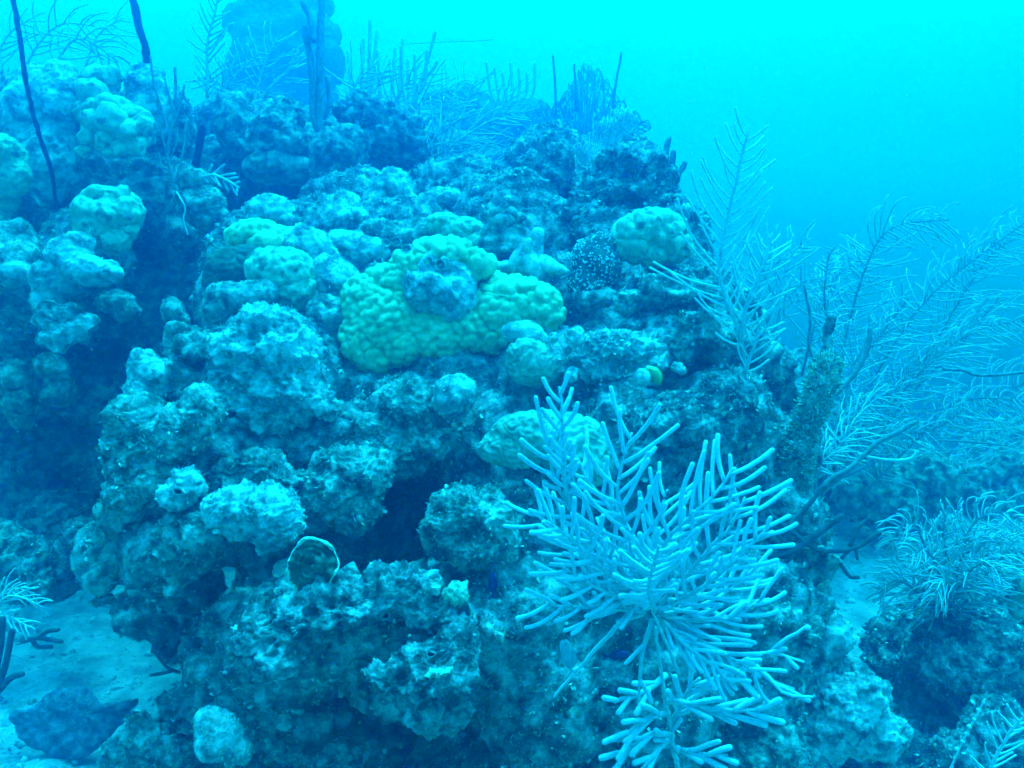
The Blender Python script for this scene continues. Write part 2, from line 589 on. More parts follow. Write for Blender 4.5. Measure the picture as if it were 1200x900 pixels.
G_PIL = 'tall fuzzy coral pillars along the back left wall'
head('coral_pillar', 'fuzzy round topped coral pillar behind the long dark rope sponge', 'coral', 'soft', 'pale', [(40, 130, 36, 52), (30, 165, 30, 45), (20, 120, 20, 40)], 4.0, G_PIL)
head('coral_pillar', 'widest smooth topped coral pillar right of the long rope sponge', 'coral', 'soft', 'pale', [(66, 130, 28, 58), (60, 185, 30, 55), (75, 110, 22, 36)], 3.95, G_PIL)
head('coral_pillar', 'pillar with yellowish knobbly top behind the lobed green coral', 'coral', 'lobed', 'green', [(117, 98, 25, 24), (118, 125, 27, 40), (104, 90, 13, 10, -.08), (108, 108, 14, 12, -.1), (128, 88, 14, 14, -.06)], 3.95, G_PIL)
head('coral_pillar', 'pillar of round coral directly under the short dark rod sponge', 'coral', 'soft', 'pale', [(172, 98, 26, 25), (172, 130, 25, 36), (160, 92, 13, 12, -.05)], 4.0, G_PIL)
lobed('lobed_coral', 'cluster of smooth yellow green knobs in front of the coral pillars', (132, 150, 30, 32),
      [(122, 124, 19, 12, -.07), (152, 133, 18, 13, -.05), (113, 143, 17, 14, -.09), (130, 145, 16, 15, -.12), (146, 150, 15, 15, -.1), (168, 146, 13, 13, -.05),
       (119, 166, 11, 12, -.1), (140, 173, 14, 12, -.09), (157, 166, 12, 12, -.07), (101, 176, 7, 6, -.06), (104, 160, 9, 9, -.07), (170, 168, 8, 6, -.06), (128, 178, 9, 8, -.08)], 3.72, 'green')
head('coral_boulder', 'yellow green topped coral boulder cut by the left picture edge below the pillars', 'coral', 'soft', 'green', [(8, 185, 22, 26), (14, 205, 18, 25), (5, 172, 14, 14, -.05), (0, 230, 22, 30, .05)], 3.7)
head('coral_lump', 'small round fuzzy lump behind the left edge boulder', 'coral', 'soft', 'turf', [(8, 148, 12, 9)], 3.95)
lobed('lobed_coral', 'flattened olive green lobed coral hanging over the dark gully', (126, 256, 36, 34),
      [(112, 231, 14, 12, -.06), (138, 228, 14, 10, -.04), (100, 252, 14, 15, -.07), (120, 252, 15, 15, -.09), (145, 250, 16, 15, -.07), (158, 246, 11, 10, -.03),
       (112, 274, 12, 14, -.07), (133, 278, 15, 13, -.08), (148, 268, 12, 10, -.05), (94, 262, 9, 9, -.04), (127, 287, 11, 6, -.05)], 3.45, 'green')
head('coral_boulder', 'rough mound cut by the left edge beside the drooping rock', 'coral', 'soft', 'turf', [(8, 292, 36, 38), (22, 305, 26, 24, -.05), (-5, 320, 30, 20)], 3.45)
head('drooping_rock', 'elongated pale dusted rock sagging below the olive lobed coral', 'rock', 'soft', 'pale', [(80, 305, 28, 26), (105, 318, 34, 17, -.06), (62, 330, 26, 26), (58, 352, 22, 20), (126, 320, 16, 10, -.08), (90, 285, 18, 14)], 3.3, s=.7)
# disc coral with a pale raised rim
def disc(name, label, cat, px, py, rx, ry, d, m, mr, tilt=0.25, hollow=0.25, wob=0.08, rot=0.0):
    base = P(px, py, d)
    root = tag(empty(name, base), label, cat)
    na, nr = 72, 14
    a, b = px2m(rx, d), px2m(ry, d)
    V = []
    nrm = -FWD * math.cos(tilt) + UPV * math.sin(tilt)
    for k in range(nr + 1):
        for j in range(na):
            th = 2 * math.pi * j / na
            rr = k / nr
            wv = 1 + wob * math.sin(3 * th + 1) + wob * .6 * math.sin(7 * th)
            cu, cv_ = math.cos(th), math.sin(th)
            u, vv = a * rr * wv * cu, b * rr * wv * cv_
            u, vv = u * math.cos(rot) - vv * math.sin(rot), u * math.sin(rot) + vv * math.cos(rot)
            h = -hollow * a * (1 - rr ** 2) + 0.005 * math.sin(5 * th + rr * 8) * rr + 0.005 * math.sin(rr * 34)
            V.append(base + RGT * u + UPV * vv + nrm * h)
    V = np.array(V)
    V += nrm * (fbm(V / .03, 3, 3, .7) * .014 + fbm(V / .1, 2, 6) * .007)[:, None]
    top = np.arange((nr + 1) * na).reshape(nr + 1, na)
    q = np.stack([top[:-1], np.roll(top[:-1], -1, 1), np.roll(top[1:], -1, 1), top[1:]], -1).reshape(-1, 4)
    V2 = V - nrm * 0.035 - (V - base) * 0.12
    V3 = np.concatenate([V, V2])
    q2 = q[:, ::-1] + len(V)
    e = top[-1]
    side = np.stack([e, np.roll(e, -1), np.roll(e, -1) + len(V), e + len(V)], -1)[:, ::-1]
    me = raw_mesh('plate', V3 - base, quads=np.concatenate([q, q2, side]))
    link('plate', me, M[m], root)
    t = Tubes()
    ring = V[top[-1]]
    rad_ = (0.0022 + 0.0022 * a / .08) * (1 + .5 * fbm(np.concatenate([ring, ring[:1]]) / .02, 2, 5))
    t.add(np.concatenate([ring, ring[:1]]) - nrm * .004, rad_, 8, tip=False)
    link('rim', t.mesh('rim', base), M[mr], root)
    return root


class Tubes:
    """collects swept tubes into one mesh"""
    def __init__(self):
        self.v, self.q, self.t, self.n = [], [], [], 0

    def add(self, pts, r, ns=6, tip=True, taper=1.0, swell=0.0):
        pts = np.asarray(pts, float)
        n = len(pts)
        tg = np.gradient(pts, axis=0)
        tg /= np.linalg.norm(tg, axis=1)[:, None] + 1e-9
        up = np.array([0.31, 0.2, 0.93])
        if abs(tg[0] @ up) > .9:
            up = np.array([1.0, .1, 0])
        u = np.cross(tg, up)
        u /= np.linalg.norm(u, axis=1)[:, None] + 1e-9
        vv = np.cross(tg, u)
        rad = r * (1 + (taper - 1) * np.linspace(0, 1, n)) if np.isscalar(r) else np.asarray(r)
        if tip:     # rounded end
            L = pts[-1]
            rr = rad[-1]
            ex = np.array([L + tg[-1] * rr * .55, L + tg[-1] * rr * .9])
            pts = np.concatenate([pts, ex])
            u = np.concatenate([u, u[-1:], u[-1:]])
            vv = np.concatenate([vv, vv[-1:], vv[-1:]])
            rad = np.concatenate([rad, [rr * .8, rr * .4]])
            n += 2
        a = np.arange(ns) * 2 * math.pi / ns
        V = pts[:, None, :] + rad[:, None, None] * (np.cos(a)[None, :, None] * u[:, None, :] + np.sin(a)[None, :, None] * vv[:, None, :])
        i = np.arange(n * ns).reshape(n, ns) + self.n
        q = np.stack([i[:-1], np.roll(i[:-1], -1, 1), np.roll(i[1:], -1, 1), i[1:]], -1).reshape(-1, 4)
        self.v.append(V.reshape(-1, 3))
        self.q.append(q)
        for row, pt, flip in ((i[0], pts[0], True), (i[-1], pts[-1], False)):
            c = self.n + n * ns + (0 if flip else 1)
            self.v.append(pt[None])
            tr = np.stack([row, np.roll(row, -1), np.full(ns, c)], -1)
            self.t.append(tr[:, ::-1] if flip else tr)
        self.n += n * ns + 2

    def mesh(self, name, base=(0, 0, 0)):
        return raw_mesh(name, np.concatenate(self.v) - np.asarray(base), tris=np.concatenate(self.t), quads=np.concatenate(self.q))


disc('plate_coral', 'round shallow plate coral with pale rim below the drooping rock', 'coral', 72, 381, 36, 27, 3.2, 'pale', 'turf', .45, -.10, .14)
head('coral_lump', 'ragged pale shelf edge right of the round plate coral in the gully', 'coral', 'soft', 'turf', [(135, 352, 24, 12), (150, 365, 16, 12)], 3.7)
head('coral_lump', 'pale lobe hanging at the left picture edge above the dark gully', 'coral', 'soft', 'pale', [(14, 318, 26, 18), (4, 305, 22, 18)], 3.36, s=.7)
head('coral_lump', 'dim round boulder at the left edge below the plate coral', 'coral', 'soft', 'turf', [(12, 445, 24, 24), (20, 470, 22, 20)], 3.75)
head('coral_lump', 'dim blocky coral stub in the gully under the round plate coral', 'coral', 'soft', 'turf', [(60, 432, 20, 16), (66, 455, 18, 22)], 3.75)
head('coral_lump', 'small dim knob low in the dark gully at left', 'coral', 'soft', 'turf', [(24, 490, 12, 10)], 3.85)
head('low_rock', 'yellowish turf covered rock on the sand at the left edge', 'rock', 'rock', 'turf', [(14, 660, 44, 36), (0, 640, 40, 30), (30, 680, 30, 18)], 3.3, s=.9)
head('low_rock', 'darker rock between the left edge rock and the reef column', 'rock', 'leafy', 'dark', [(80, 660, 38, 34), (60, 678, 30, 20), (100, 640, 25, 25)], 3.4)

# rear centre
G_RB = 'hazy boulders of the rear reef ledge'
head('reef_boulder', 'blunt hazy column left on the rear ledge beside the feather plume', 'coral', 'soft', 'turf', [(275, 142, 22, 32), (272, 120, 20, 14), (285, 165, 18, 20)], 4.3, G_RB)
head('reef_boulder', 'craggy boulder on the rear ledge left of the tall sea rods', 'coral', 'rock', 'turf', [(322, 145, 26, 24), (335, 165, 26, 24), (310, 170, 22, 18)], 4.2, G_RB)
head('reef_boulder', 'small arched knob at the foot of the tall sea rods', 'coral', 'fuzzy', 'turf', [(343, 126, 14, 12), (350, 136, 10, 12)], 4.25, G_RB)
head('reef_boulder', 'dark knobbly round coral right below the tall sea rods', 'coral', 'spotted', 'dark', [(397, 178, 34, 30), (385, 195, 24, 25), (410, 165, 24, 20)], 4.05, G_RB, s=1.6)
head('reef_boulder', 'broad rugged boulder behind the dark knobbly coral', 'coral', 'rock', 'dark', [(430, 140, 30, 24), (415, 128, 24, 16), (445, 160, 26, 24)], 4.25, G_RB)
head('reef_boulder', 'rounded dark boulder at the right end of the rear ledge', 'coral', 'rock', 'dark', [(474, 168, 24, 28), (465, 150, 22, 18), (480, 180, 18, 15)], 4.3, G_RB)
head('reef_boulder', 'dim low boulder under the overhang of the rear ledge', 'coral', 'soft', 'turf', [(320, 195, 30, 18), (345, 200, 20, 14)], 4.2, G_RB)
head('reef_boulder', 'pale dusted ledge beside the small feather sprig', 'coral', 'fuzzy', 'turf', [(226, 212, 18, 14), (235, 240, 26, 22), (245, 255, 20, 14)], 3.85, G_RB)

# rounded heads on the crest of the mound
G_CR = 'rounded coral heads on the crest of the mound'
head('round_coral', 'smooth round greenish head at the left end of the crest', 'coral', 'soft', 'pale', [(318, 250, 27, 19), (310, 262, 22, 16), (335, 262, 14, 14)], 3.35, G_CR)
head('round_coral', 'small dark head beside the left end of the crest', 'coral', 'soft', 'dark', [(283, 262, 20, 13)], 3.45, G_CR)
head('round_coral', 'round pale head standing before the dark gap under the ledge', 'coral', 'soft', 'pale', [(404, 250, 27, 26), (395, 258, 20, 18, -.04), (425, 258, 16, 16)], 3.4, G_CR)
head('round_coral', 'tallest peaked head at the middle of the crest', 'coral', 'soft', 'pale', [(460, 222, 23, 26), (455, 240, 32, 22), (475, 245, 26, 20), (462, 206, 14, 11)], 3.55, G_CR)
head('round_coral', 'wide low head with tiny tube sponges in front of the peaked head', 'coral', 'leafy', 'turf', [(465, 278, 36, 22), (445, 270, 26, 15), (492, 275, 22, 17)], 3.25, G_CR, s=.8)
head('round_coral', 'soft fuzzy head between the peaked head and the mustard coral', 'coral', 'soft', 'pale', [(428, 295, 32, 18), (410, 288, 24, 14)], 3.2, G_CR)
head('round_coral', 'dim round head at the far right of the crest', 'coral', 'soft', 'pale', [(522, 232, 22, 15), (505, 240, 16, 12)], 3.75, G_CR)
head('round_coral', 'dark lump behind the finger coral on the crest', 'coral', 'soft', 'turf', [(552, 222, 15, 13), (540, 238, 16, 12)], 3.8, G_CR)
head('round_coral', 'bright green knobbly head left of the turf covered heads', 'coral', 'pillow', 'mustard', [(300, 276, 34, 15), (318, 288, 26, 14, -.03), (285, 282, 16, 11), (335, 280, 16, 12)], 3.15, G_CR, s=.9)
head('round_coral', 'dull pebbly head under the bright green knobbly head', 'coral', 'pillow', 'olive', [(272, 318, 32, 26), (258, 330, 20, 16), (290, 310, 20, 20)], 3.05, G_CR, s=.7)
head('round_coral', 'tall round fuzzy head right of the bright green knobs', 'coral', 'soft', 'pale', [(362, 292, 30, 24), (355, 305, 30, 24), (375, 310, 26, 24)], 3.05, G_CR)
head('round_coral', 'olive green pebbly head below the tall fuzzy head', 'coral', 'pillow', 'green', [(334, 322, 32, 26), (320, 315, 24, 20), (345, 340, 22, 20)], 2.95, G_CR, s=.95)
head('round_coral', 'soft pale head touching the left edge of the mustard coral', 'coral', 'soft', 'pale', [(394, 330, 30, 26), (380, 318, 24, 20)], 3.0, G_CR)
head('round_coral', 'turf covered slope head between pebbly head and big dome', 'coral', 'soft', 'turf', [(276, 352, 34, 20), (255, 362, 20, 14), (300, 345, 24, 16)], 2.88, G_CR)
head('round_coral', 'green bumpy head behind the mustard coral beside the finger coral', 'coral', 'pillow', 'green', [(540, 272, 28, 17), (520, 262, 20, 12), (558, 288, 24, 18), (568, 300, 14, 12)], 3.15, G_CR, s=.8)

# the big mustard coral and the dome it wraps
head('mustard_coral', 'large mustard green bumpy coral wrapped round a turf dome', 'coral', 'pillow', 'mustard',
     [(450, 372, 46, 42), (432, 352, 32, 30), (425, 395, 24, 32), (440, 415, 22, 18), (470, 402, 30, 24), (510, 392, 42, 28), (550, 385, 36, 26), (585, 370, 38, 28),
      (618, 358, 36, 22), (640, 368, 18, 16), (600, 345, 34, 16), (462, 330, 36, 20), (490, 312, 34, 18), (520, 298, 36, 16), (555, 310, 22, 14), (575, 395, 22, 16), (520, 408, 18, 12), (485, 350, 40, 34, .09), (545, 350, 60, 34, .08)], 2.82, flat=.5, sm=16, vox=1.55)
dome = head('turf_dome', 'blue grey turf dome with a crater set in the mustard coral', 'coral', 'soft', 'pale', [(512, 336, 46, 40), (505, 318, 34, 26), (528, 350, 36, 28)], 2.81, emb=.12)
head('coral_boulder', 'dark boulder with pale cap left of the mustard coral', 'coral', 'soft', 'turf', [(380, 372, 22, 22), (382, 398, 24, 30), (388, 415, 16, 18)], 2.86)
head('great_dome', 'largest rugged dome coral below the crest at left centre', 'coral', 'fuzzy', 'pale',
     [(312, 415, 58, 48), (290, 440, 46, 46), (335, 450, 48, 42), (310, 385, 36, 28), (268, 412, 28, 26), (355, 430, 32, 36), (320, 480, 50, 28), (375, 470, 22, 22)], 2.6, s=1.1)
head('coral_boulder', 'upright pale boulder at the left shoulder of the great dome', 'coral', 'soft', 'pale', [(170, 430, 22, 22), (168, 455, 22, 22), (180, 440, 18, 24)], 2.62)
head('coral_stub', 'narrow curled stub between the gully and the great dome', 'coral', 'soft', 'turf', [(203, 365, 8, 14), (210, 385, 8, 16), (216, 400, 9, 10)], 2.95)
head('coral_boulder', 'turf covered ridge joining the great dome and the upright boulder', 'coral', 'rock', 'turf', [(225, 410, 26, 26), (215, 440, 24, 26), (232, 455, 20, 24)], 2.68)
head('leafy_rock', 'crumbly rock thick with leafy algae on the left flank', 'rock', 'leafy', 'turf',
     [(150, 490, 26, 20), (165, 515, 34, 26), (148, 545, 28, 26), (190, 520, 32, 26), (215, 500, 26, 22), (150, 572, 26, 22), (130, 520, 16, 24), (235, 485, 20, 24), (180, 560, 30, 22)], 2.42)
head('tube_sponge', 'grey conical sponge with one dark opening on the left flank', 'sponge', 'fuzzy', 'pale', [(214, 562, 18, 14), (212, 580, 24, 22)], 2.36, s=.7)
G_FL = 'turf covered lumps of the lower left flank'
head('flank_lump', 'bright ragged lump overhanging the dark hollow under the great dome', 'coral', 'leafy', 'pale', [(310, 605, 46, 26), (280, 600, 38, 24), (330, 620, 26, 20), (262, 590, 24, 18), (318, 632, 22, 12)], 2.32, G_FL)
head('flank_lump', 'dim blue grey lump tucked under the great dome', 'coral', 'fuzzy', 'turf', [(300, 545, 50, 26), (270, 555, 30, 26), (335, 560, 30, 20)], 2.5, G_FL)
head('flank_lump', 'round grey lump at the lower corner of the left flank', 'coral', 'fuzzy', 'turf', [(225, 632, 40, 36), (210, 655, 34, 24), (240, 610, 28, 22), (205, 680, 28, 20)], 2.38, G_FL)
head('flank_column', 'sloping column at the far left of the mound standing over the sand', 'coral', 'soft', 'turf', [(140, 610, 24, 26), (128, 645, 22, 32), (118, 675, 18, 22), (160, 600, 22, 22)], 2.5)
head('flank_lump', 'dark knob at the foot of the sloping column on the sand', 'coral', 'fuzzy', 'dark', [(116, 702, 18, 14)], 2.55, G_FL)
head('flank_lump', 'fuzzy bulge left of the deep dark hole', 'coral', 'leafy', 'turf', [(410, 545, 42, 28), (395, 570, 36, 30), (420, 595, 38, 26), (440, 560, 26, 28)], 2.5, G_FL)
disc('saucer_coral', 'dark olive saucer coral with pale edge under the ragged lump', 'coral', 366, 664, 28, 33, 2.12, 'olive', 'rim', .3, .04, .03, -.3)
G_SH = 'pale turf mounds on the lower shelf'
head('shelf_mound', 'broad turf shelf with a round sponge mouth', 'coral', 'fuzzy', 'rock', [(410, 715, 70, 38), (350, 735, 46, 36), (465, 700, 56, 34), (500, 725, 46, 34), (330, 765, 40, 34), (300, 745, 34, 30)], 2.14, G_SH, s=1.1)
head('shelf_mound', 'lowest round mound with a greenish lipped hollow', 'coral', 'fuzzy', 'rock', [(510, 790, 54, 54), (470, 800, 44, 34), (530, 765, 40, 36), (510, 830, 44, 26), (440, 790, 22, 20)], 2.06, G_SH)
G_KN = 'little rounded knobs at the right end of the lower shelf'
for k, (px, py, r, lab) in enumerate([(532, 694, 20, 'greenish smooth knob, largest at the right end of the shelf'), (546, 735, 9, 'small round knob below the greenish knob'),
                                      (571, 734, 8, 'small round knob nearest the blue slit'), (585, 742, 10, 'dim little knob above the dark undercut'), (508, 688, 14, 'turf knob left of the greenish smooth knob')]):
    head('coral_nodule', lab, 'coral', 'fuzzy', 'turf' if k else 'green', [(px, py, r * .85, r * .7)], 2.13, G_KN, s=.6)
head('flank_lump', 'knobbly mound right of the deep dark hole', 'coral', 'leafy', 'turf', [(545, 600, 48, 30), (520, 620, 34, 28), (560, 640, 40, 24), (575, 612, 28, 26)], 2.36, G_FL)
head('bottom_lump', 'smooth pale lump at the bottom edge left of centre', 'coral', 'soft', 'pale', [(258, 862, 28, 32), (248, 845, 20, 18), (275, 880, 20, 20)], 2.25, s=.7)
head('bottom_lump', 'yellowish turf lump beside the blue fan at bottom left', 'coral', 'rock', 'turf', [(170, 862, 34, 28), (150, 885, 32, 26), (195, 880, 30, 28), (160, 842, 16, 14)], 2.5, s=.7)
head('bottom_lump', 'small fuzzy lump on the undercut wall above the smooth pale lump', 'coral', 'soft', 'turf', [(238, 785, 20, 16)], 2.4, s=.6)
head('bottom_lump', 'dim lump in the undercut right of the smooth pale lump', 'coral', 'leafy', 'dark', [(350, 850, 46, 36), (390, 880, 40, 30)], 2.4)

# centre right
head('brain_coral', 'round grooved brain coral with a pale cap below the mustard coral', 'coral', 'brain', 'brain', [(623, 428, 33, 26), (620, 418, 28, 18)], 2.6, s=1.1)
head('coral_nodule', 'smooth pale knob sitting above the round brain coral', 'coral', 'lobed', 'pale', [(612, 388, 25, 14), (622, 396, 18, 12)], 2.68, s=.5)
head('coral_nodule', 'pale capped knob left of the round brain coral', 'coral', 'soft', 'pale', [(532, 456, 24, 16), (530, 472, 24, 18)], 2.58, s=.6)
head('brain_coral', 'wide overhanging brain coral with bright top behind the big gorgonian', 'coral', 'brain', 'brain', [(630, 510, 62, 30), (600, 525, 44, 26), (670, 520, 44, 36), (610, 505, 40, 20), (690, 540, 30, 34)], 2.44, s=1.2)
head('coral_rubble_mound', 'shaggy mound under the left part of the mustard coral', 'coral', 'leafy', 'turf', [(480, 480, 40, 30), (450, 510, 36, 28), (500, 510, 40, 30), (470, 535, 36, 22)], 2.62)
head('spotted_sponge', 'dark round sponge dotted with white points right of the finger coral', 'sponge', 'spotted', 'spot', [(698, 310, 30, 32), (690, 335, 26, 26), (705, 290, 22, 16)], 2.95)
head('coral_boulder', 'dim smooth mound below the spotted sponge', 'coral', 'soft', 'turf', [(698, 350, 26, 14)], 2.92, s=.6)
head('lettuce_coral', 'green coral with lumpy folds on the right shoulder', 'coral', 'pillow', 'green', [(765, 276, 34, 22), (748, 288, 22, 16), (785, 290, 24, 15), (765, 296, 30, 12), (742, 276, 16, 14)], 2.95, s=1.15)
head('crest_rock', 'dark jagged rock with pale frilly edges on the right of the crest', 'rock', 'leafy', 'dark', [(735, 225, 46, 30), (705, 235, 36, 26), (760, 215, 32, 34), (725, 190, 28, 20), (680, 250, 24, 14), (775, 240, 24, 24)], 3.35, s=1.3)
head('crest_rock', 'frilly dark rock on the crest in front of the pale sea fan', 'rock', 'leafy', 'dark', [(635, 205, 28, 24), (655, 185, 18, 18), (620, 190, 18, 14)], 3.75, s=1.2)
head('crest_rock', 'low pale sand covered ledge leading to the frilly rock', 'rock', 'rock', 'pale', [(655, 245, 38, 14), (625, 240, 30, 12)], 3.5, s=.7)
head('wall_mound', 'rounded dark mound with pale dome under the feather plume', 'coral', 'fuzzy', 'turf', [(818, 388, 34, 26), (835, 400, 26, 24), (800, 405, 24, 20)], 2.66)
head('wall_mound', 'rough turf mound with pale patches in the middle of the right wall', 'coral', 'leafy', 'pale', [(720, 405, 50, 24), (695, 420, 36, 22), (750, 420, 36, 22), (725, 440, 50, 16)], 2.66)
head('wall_mound', 'dim shaggy bulge on the right wall behind the big gorgonian', 'coral', 'leafy', 'dark', [(800, 500, 60, 50), (850, 480, 40, 50), (780, 540, 50, 36)], 2.5)
head('wall_mound', 'dark bulge below the green folded coral', 'coral', 'fuzzy', 'turf', [(780, 345, 44, 26), (815, 335, 26, 22), (745, 355, 26, 18)], 2.85)
G_PK = 'bright little lumps scattered over the right wall'
for px, py, r, lab in [(676, 395, 12, 'bright lump above the small white cone'), (671, 440, 9, 'small white cone right of the round brain coral'), (648, 396, 8, 'bright dot of coral right of the smooth pale knob'),
                       (757, 478, 6, 'tiny round ball below the yellow sponge'), (815, 553, 9, 'bright chip low on the right wall'), (795, 432, 9, 'pale chip beside the rounded dark mound')]:
    head('coral_chip', lab, 'coral', 'fuzzy', 'pale', [(px, py, r, r)], 2.58, G_PK, s=.4)
# lower right of the mound
disc('ridged_coral', 'rounded coral with concentric ridges at the edge of the sand channel', 'coral', 953, 664, 28, 24, 2.55, 'turf', 'brain', .7, .2)
head('slope_rock', 'rough pale rock on the slope at lower right', 'rock', 'rock', 'pale', [(985, 830, 44, 34), (950, 860, 40, 34), (1030, 860, 40, 28), (1010, 810, 26, 20)], 2.62, s=.8)
head('slope_rock', 'turf covered rock right of the big gorgonian above the pale slope', 'rock', 'fuzzy', 'turf', [(900, 720, 44, 36), (930, 745, 40, 30), (890, 760, 36, 30)], 2.45)
head('slope_rock', 'smooth pale lobe at the bottom edge below the gorgonian', 'rock', 'fuzzy', 'turf', [(905, 868, 26, 36), (885, 890, 30, 30)], 2.42, s=.6)
head('slope_rock', 'dark bushy rock left of the sand channel', 'rock', 'leafy', 'dark', [(920, 650, 36, 26), (900, 630, 30, 24)], 2.62)
head('slope_rock', 'sandy rock in the middle of the lower right slope', 'rock', 'rock', 'pale', [(960, 745, 30, 30), (945, 775, 32, 24)], 2.75, s=.7)
G_RR = 'dark rough masses of the right hand rock'
head('right_boulder', 'upper turf lump of the right rock beneath the drooping plume', 'rock', 'leafy', 'dark', [(1110, 740, 42, 34), (1085, 768, 30, 26)], 2.98, G_RR)
head('right_boulder', 'central rubbly face of the right rock dotted with pale chips', 'rock', 'leafy', 'dark', [(1130, 790, 50, 46), (1160, 760, 40, 40)], 2.82, G_RR)
head('right_boulder', 'bottom dark mass of the right rock beside the beaded whip', 'rock', 'leafy', 'dark', [(1170, 855, 46, 36), (1120, 880, 36, 26)], 2.65, G_RR)
lobed('lobed_coral', 'pale green lobed coral at the right edge on the dark rock', (1196, 690, 20, 26), [(1190, 672, 16, 10, -.05), (1184, 690, 13, 12, -.07), (1200, 690, 14, 14, -.08), (1193, 708, 12, 10, -.06), (1205, 672, 12, 10)], 2.9, 'green')
G_FR = 'hazy boulders beyond the sand channel'
head('far_boulder', 'pale topped hazy boulder right beside the top of the sand channel', 'rock', 'rock', 'turf', [(1010, 575, 40, 26), (1040, 590, 40, 26)], 4.5, G_FR)
head('far_boulder', 'hazy boulder with pale crest under the crossing whip', 'rock', 'rock', 'turf', [(1085, 565, 44, 34), (1070, 590, 36, 24)], 4.7, G_FR)
head('far_boulder', 'hazy boulder farthest right behind the drooping plume', 'rock', 'rock', 'turf', [(1160, 580, 50, 34), (1190, 560, 34, 30)], 4.9, G_FR)


# ------------------------------------------------------------------ gorgonians, plumes, fans, rods
def spline(pts, step):
    """Catmull-Rom through pixel/depth control points, resampled in metres"""
    q = np.array([P(*p) for p in pts])
    q = np.concatenate([[2 * q[0] - q[1]], q, [2 * q[-1] - q[-2]]])
    out = []
    for i in range(1, len(q) - 2):
        t = np.linspace(0, 1, 12, endpoint=False)[:, None]
        a, b, c, d = q[i - 1], q[i], q[i + 1], q[i + 2]
        out.append(0.5 * (2 * b + (c - a) * t + (2 * a - 5 * b + 4 * c - d) * t ** 2 + (3 * b - a - 3 * c + d) * t ** 3))
    out.append(q[-2][None])
    o = np.concatenate(out)
    s = np.concatenate([[0], np.cumsum(np.linalg.norm(np.diff(o, axis=0), axis=1))])
    n = max(3, int(s[-1] / step) + 1)
    u = np.linspace(0, s[-1], n)
    return np.stack([np.interp(u, s, o[:, k]) for k in range(3)], 1), s[-1]


PR = np.random.default_rng(99)


def unit(v):
    return v / (np.linalg.norm(v) + 1e-12)


def pinna(base, t, side, ang, L, curl, droop, n=7, wb=.07):
    """a curved branchlet leaving the stem; curl bends it back towards the stem's own direction"""
    pts = [base]
    p = base.copy()
    wob = np.zeros(3)
    for k in range(n):
        a = ang * (1 - curl * (k / n))
        d = unit(math.cos(a) * t + math.sin(a) * side)
        d = unit(d + np.array([0, 0, -droop * (k / n)]))
        wob = wob * .7 + PR.normal(0, wb, 3)
        d = unit(d + wob)
        p = p + d * L / n
        pts.append(p)
    return np.array(pts)


def plume(name, label, cat, stems, base=None, L=60, gap=9, ang=50, curl=.3, droop=0.0, r=.002, rs=.004, mp='plume', ms='stem', single=False,
          spread=0.35, group=None, tip=0.45, bl='branchlet', jl=.2, ns=5, start=0.0, bush=False, cname='branch', seed=1):
    """stems: list of control point lists (px, py, depth); L and gap in photo pixels at the stem's depth"""
    rr = np.random.default_rng(seed)
    b0 = P(*(stems[0][0] if isinstance(stems[0], tuple) else stems[0])[0]) if base is None else P(*base)
    root = tag(empty(name, b0), label, cat, group)
    for cp in stems:
        opts = {}
        if isinstance(cp, tuple):
            cp, opts = cp
        d = np.mean([c[2] for c in cp])
        pts, LT = spline(cp, 0.02 * d / 2)
        rad = np.linspace(rs, rs * .5, len(pts))
        tb = Tubes()
        jt = pts + rr.normal(0, rs * .15, pts.shape)
        tb.add(jt, rad, 7)
        br = link(cname, tb.mesh(cname, b0), M[ms], root)
        tg = np.gradient(pts, axis=0)
        tg /= np.linalg.norm(tg, axis=1)[:, None]
        Lm = px2m(opts.get('L', L), d)
        g = px2m(opts.get('gap', gap), d)
        s = np.linspace(0, LT, len(pts))
        pos = LT * opts.get('start', start) + g * .5
        tw = rr.uniform(-spread, spread)
        one = Tubes()
        k = 0
        while pos < LT * 0.985:
            b = np.array([np.interp(pos, s, pts[:, j]) for j in range(3)])
            t = unit(np.array([np.interp(pos, s, tg[:, j]) for j in range(3)]))
            side = unit(np.cross(t, FWD))
            nrm = np.cross(side, t)
            sg = 1 if k % 2 else -1
            if 'only' in opts:
                sg = opts['only']
            f = pos / LT
            env = min(1, .55 + 1.6 * f) * (1 - (1 - tip) * max(0, f - .55) / .45)
            az = tw + rr.normal(0, spread)
            if bush:
                az = rr.normal(0, .75)
            sd_ = unit(side * sg * math.cos(az) + nrm * math.sin(az))
            if not single and rr.random() < .09:
                pos += g
                k += 1
                continue
            if rr.random() < .12:
                env *= rr.uniform(.35, .8)
            pl = pinna(b, t, sd_, R(opts.get('ang', ang)) * rr.uniform(.8, 1.2), Lm * env * rr.uniform(1 - jl, 1 + jl), curl * rr.uniform(.4, 1.5), droop * rr.uniform(.5, 1.5), 7, .03 if single else .07)
            if single:
                t1 = Tubes()
                rp = np.full(len(pl), r) * np.linspace(.92, 1.06, len(pl)) * rr.uniform(.9, 1.1)
                t1.add(pl, rp, ns + 2)
                link(bl, t1.mesh(bl, b0), M[mp], br)
            else:
                one.add(pl, np.linspace(r, r * .7, len(pl)), ns, tip=False)
            pos += g * rr.uniform(.8, 1.2)
            k += 1
        if not single and one.n:
            tag(link('branchlets', one.mesh('branchlets', b0), M[mp], br), kind='stuff')
    return root


def gr(px, py, sink=0.015):
    return (px, py, hit(px, py)[0] + sink)


def mid(a, b, f=.5, dx=0, dy=0):
    return (a[0] + (b[0] - a[0]) * f + dx, a[1] + (b[1] - a[1]) * f + dy, a[2] + (b[2] - a[2]) * f)


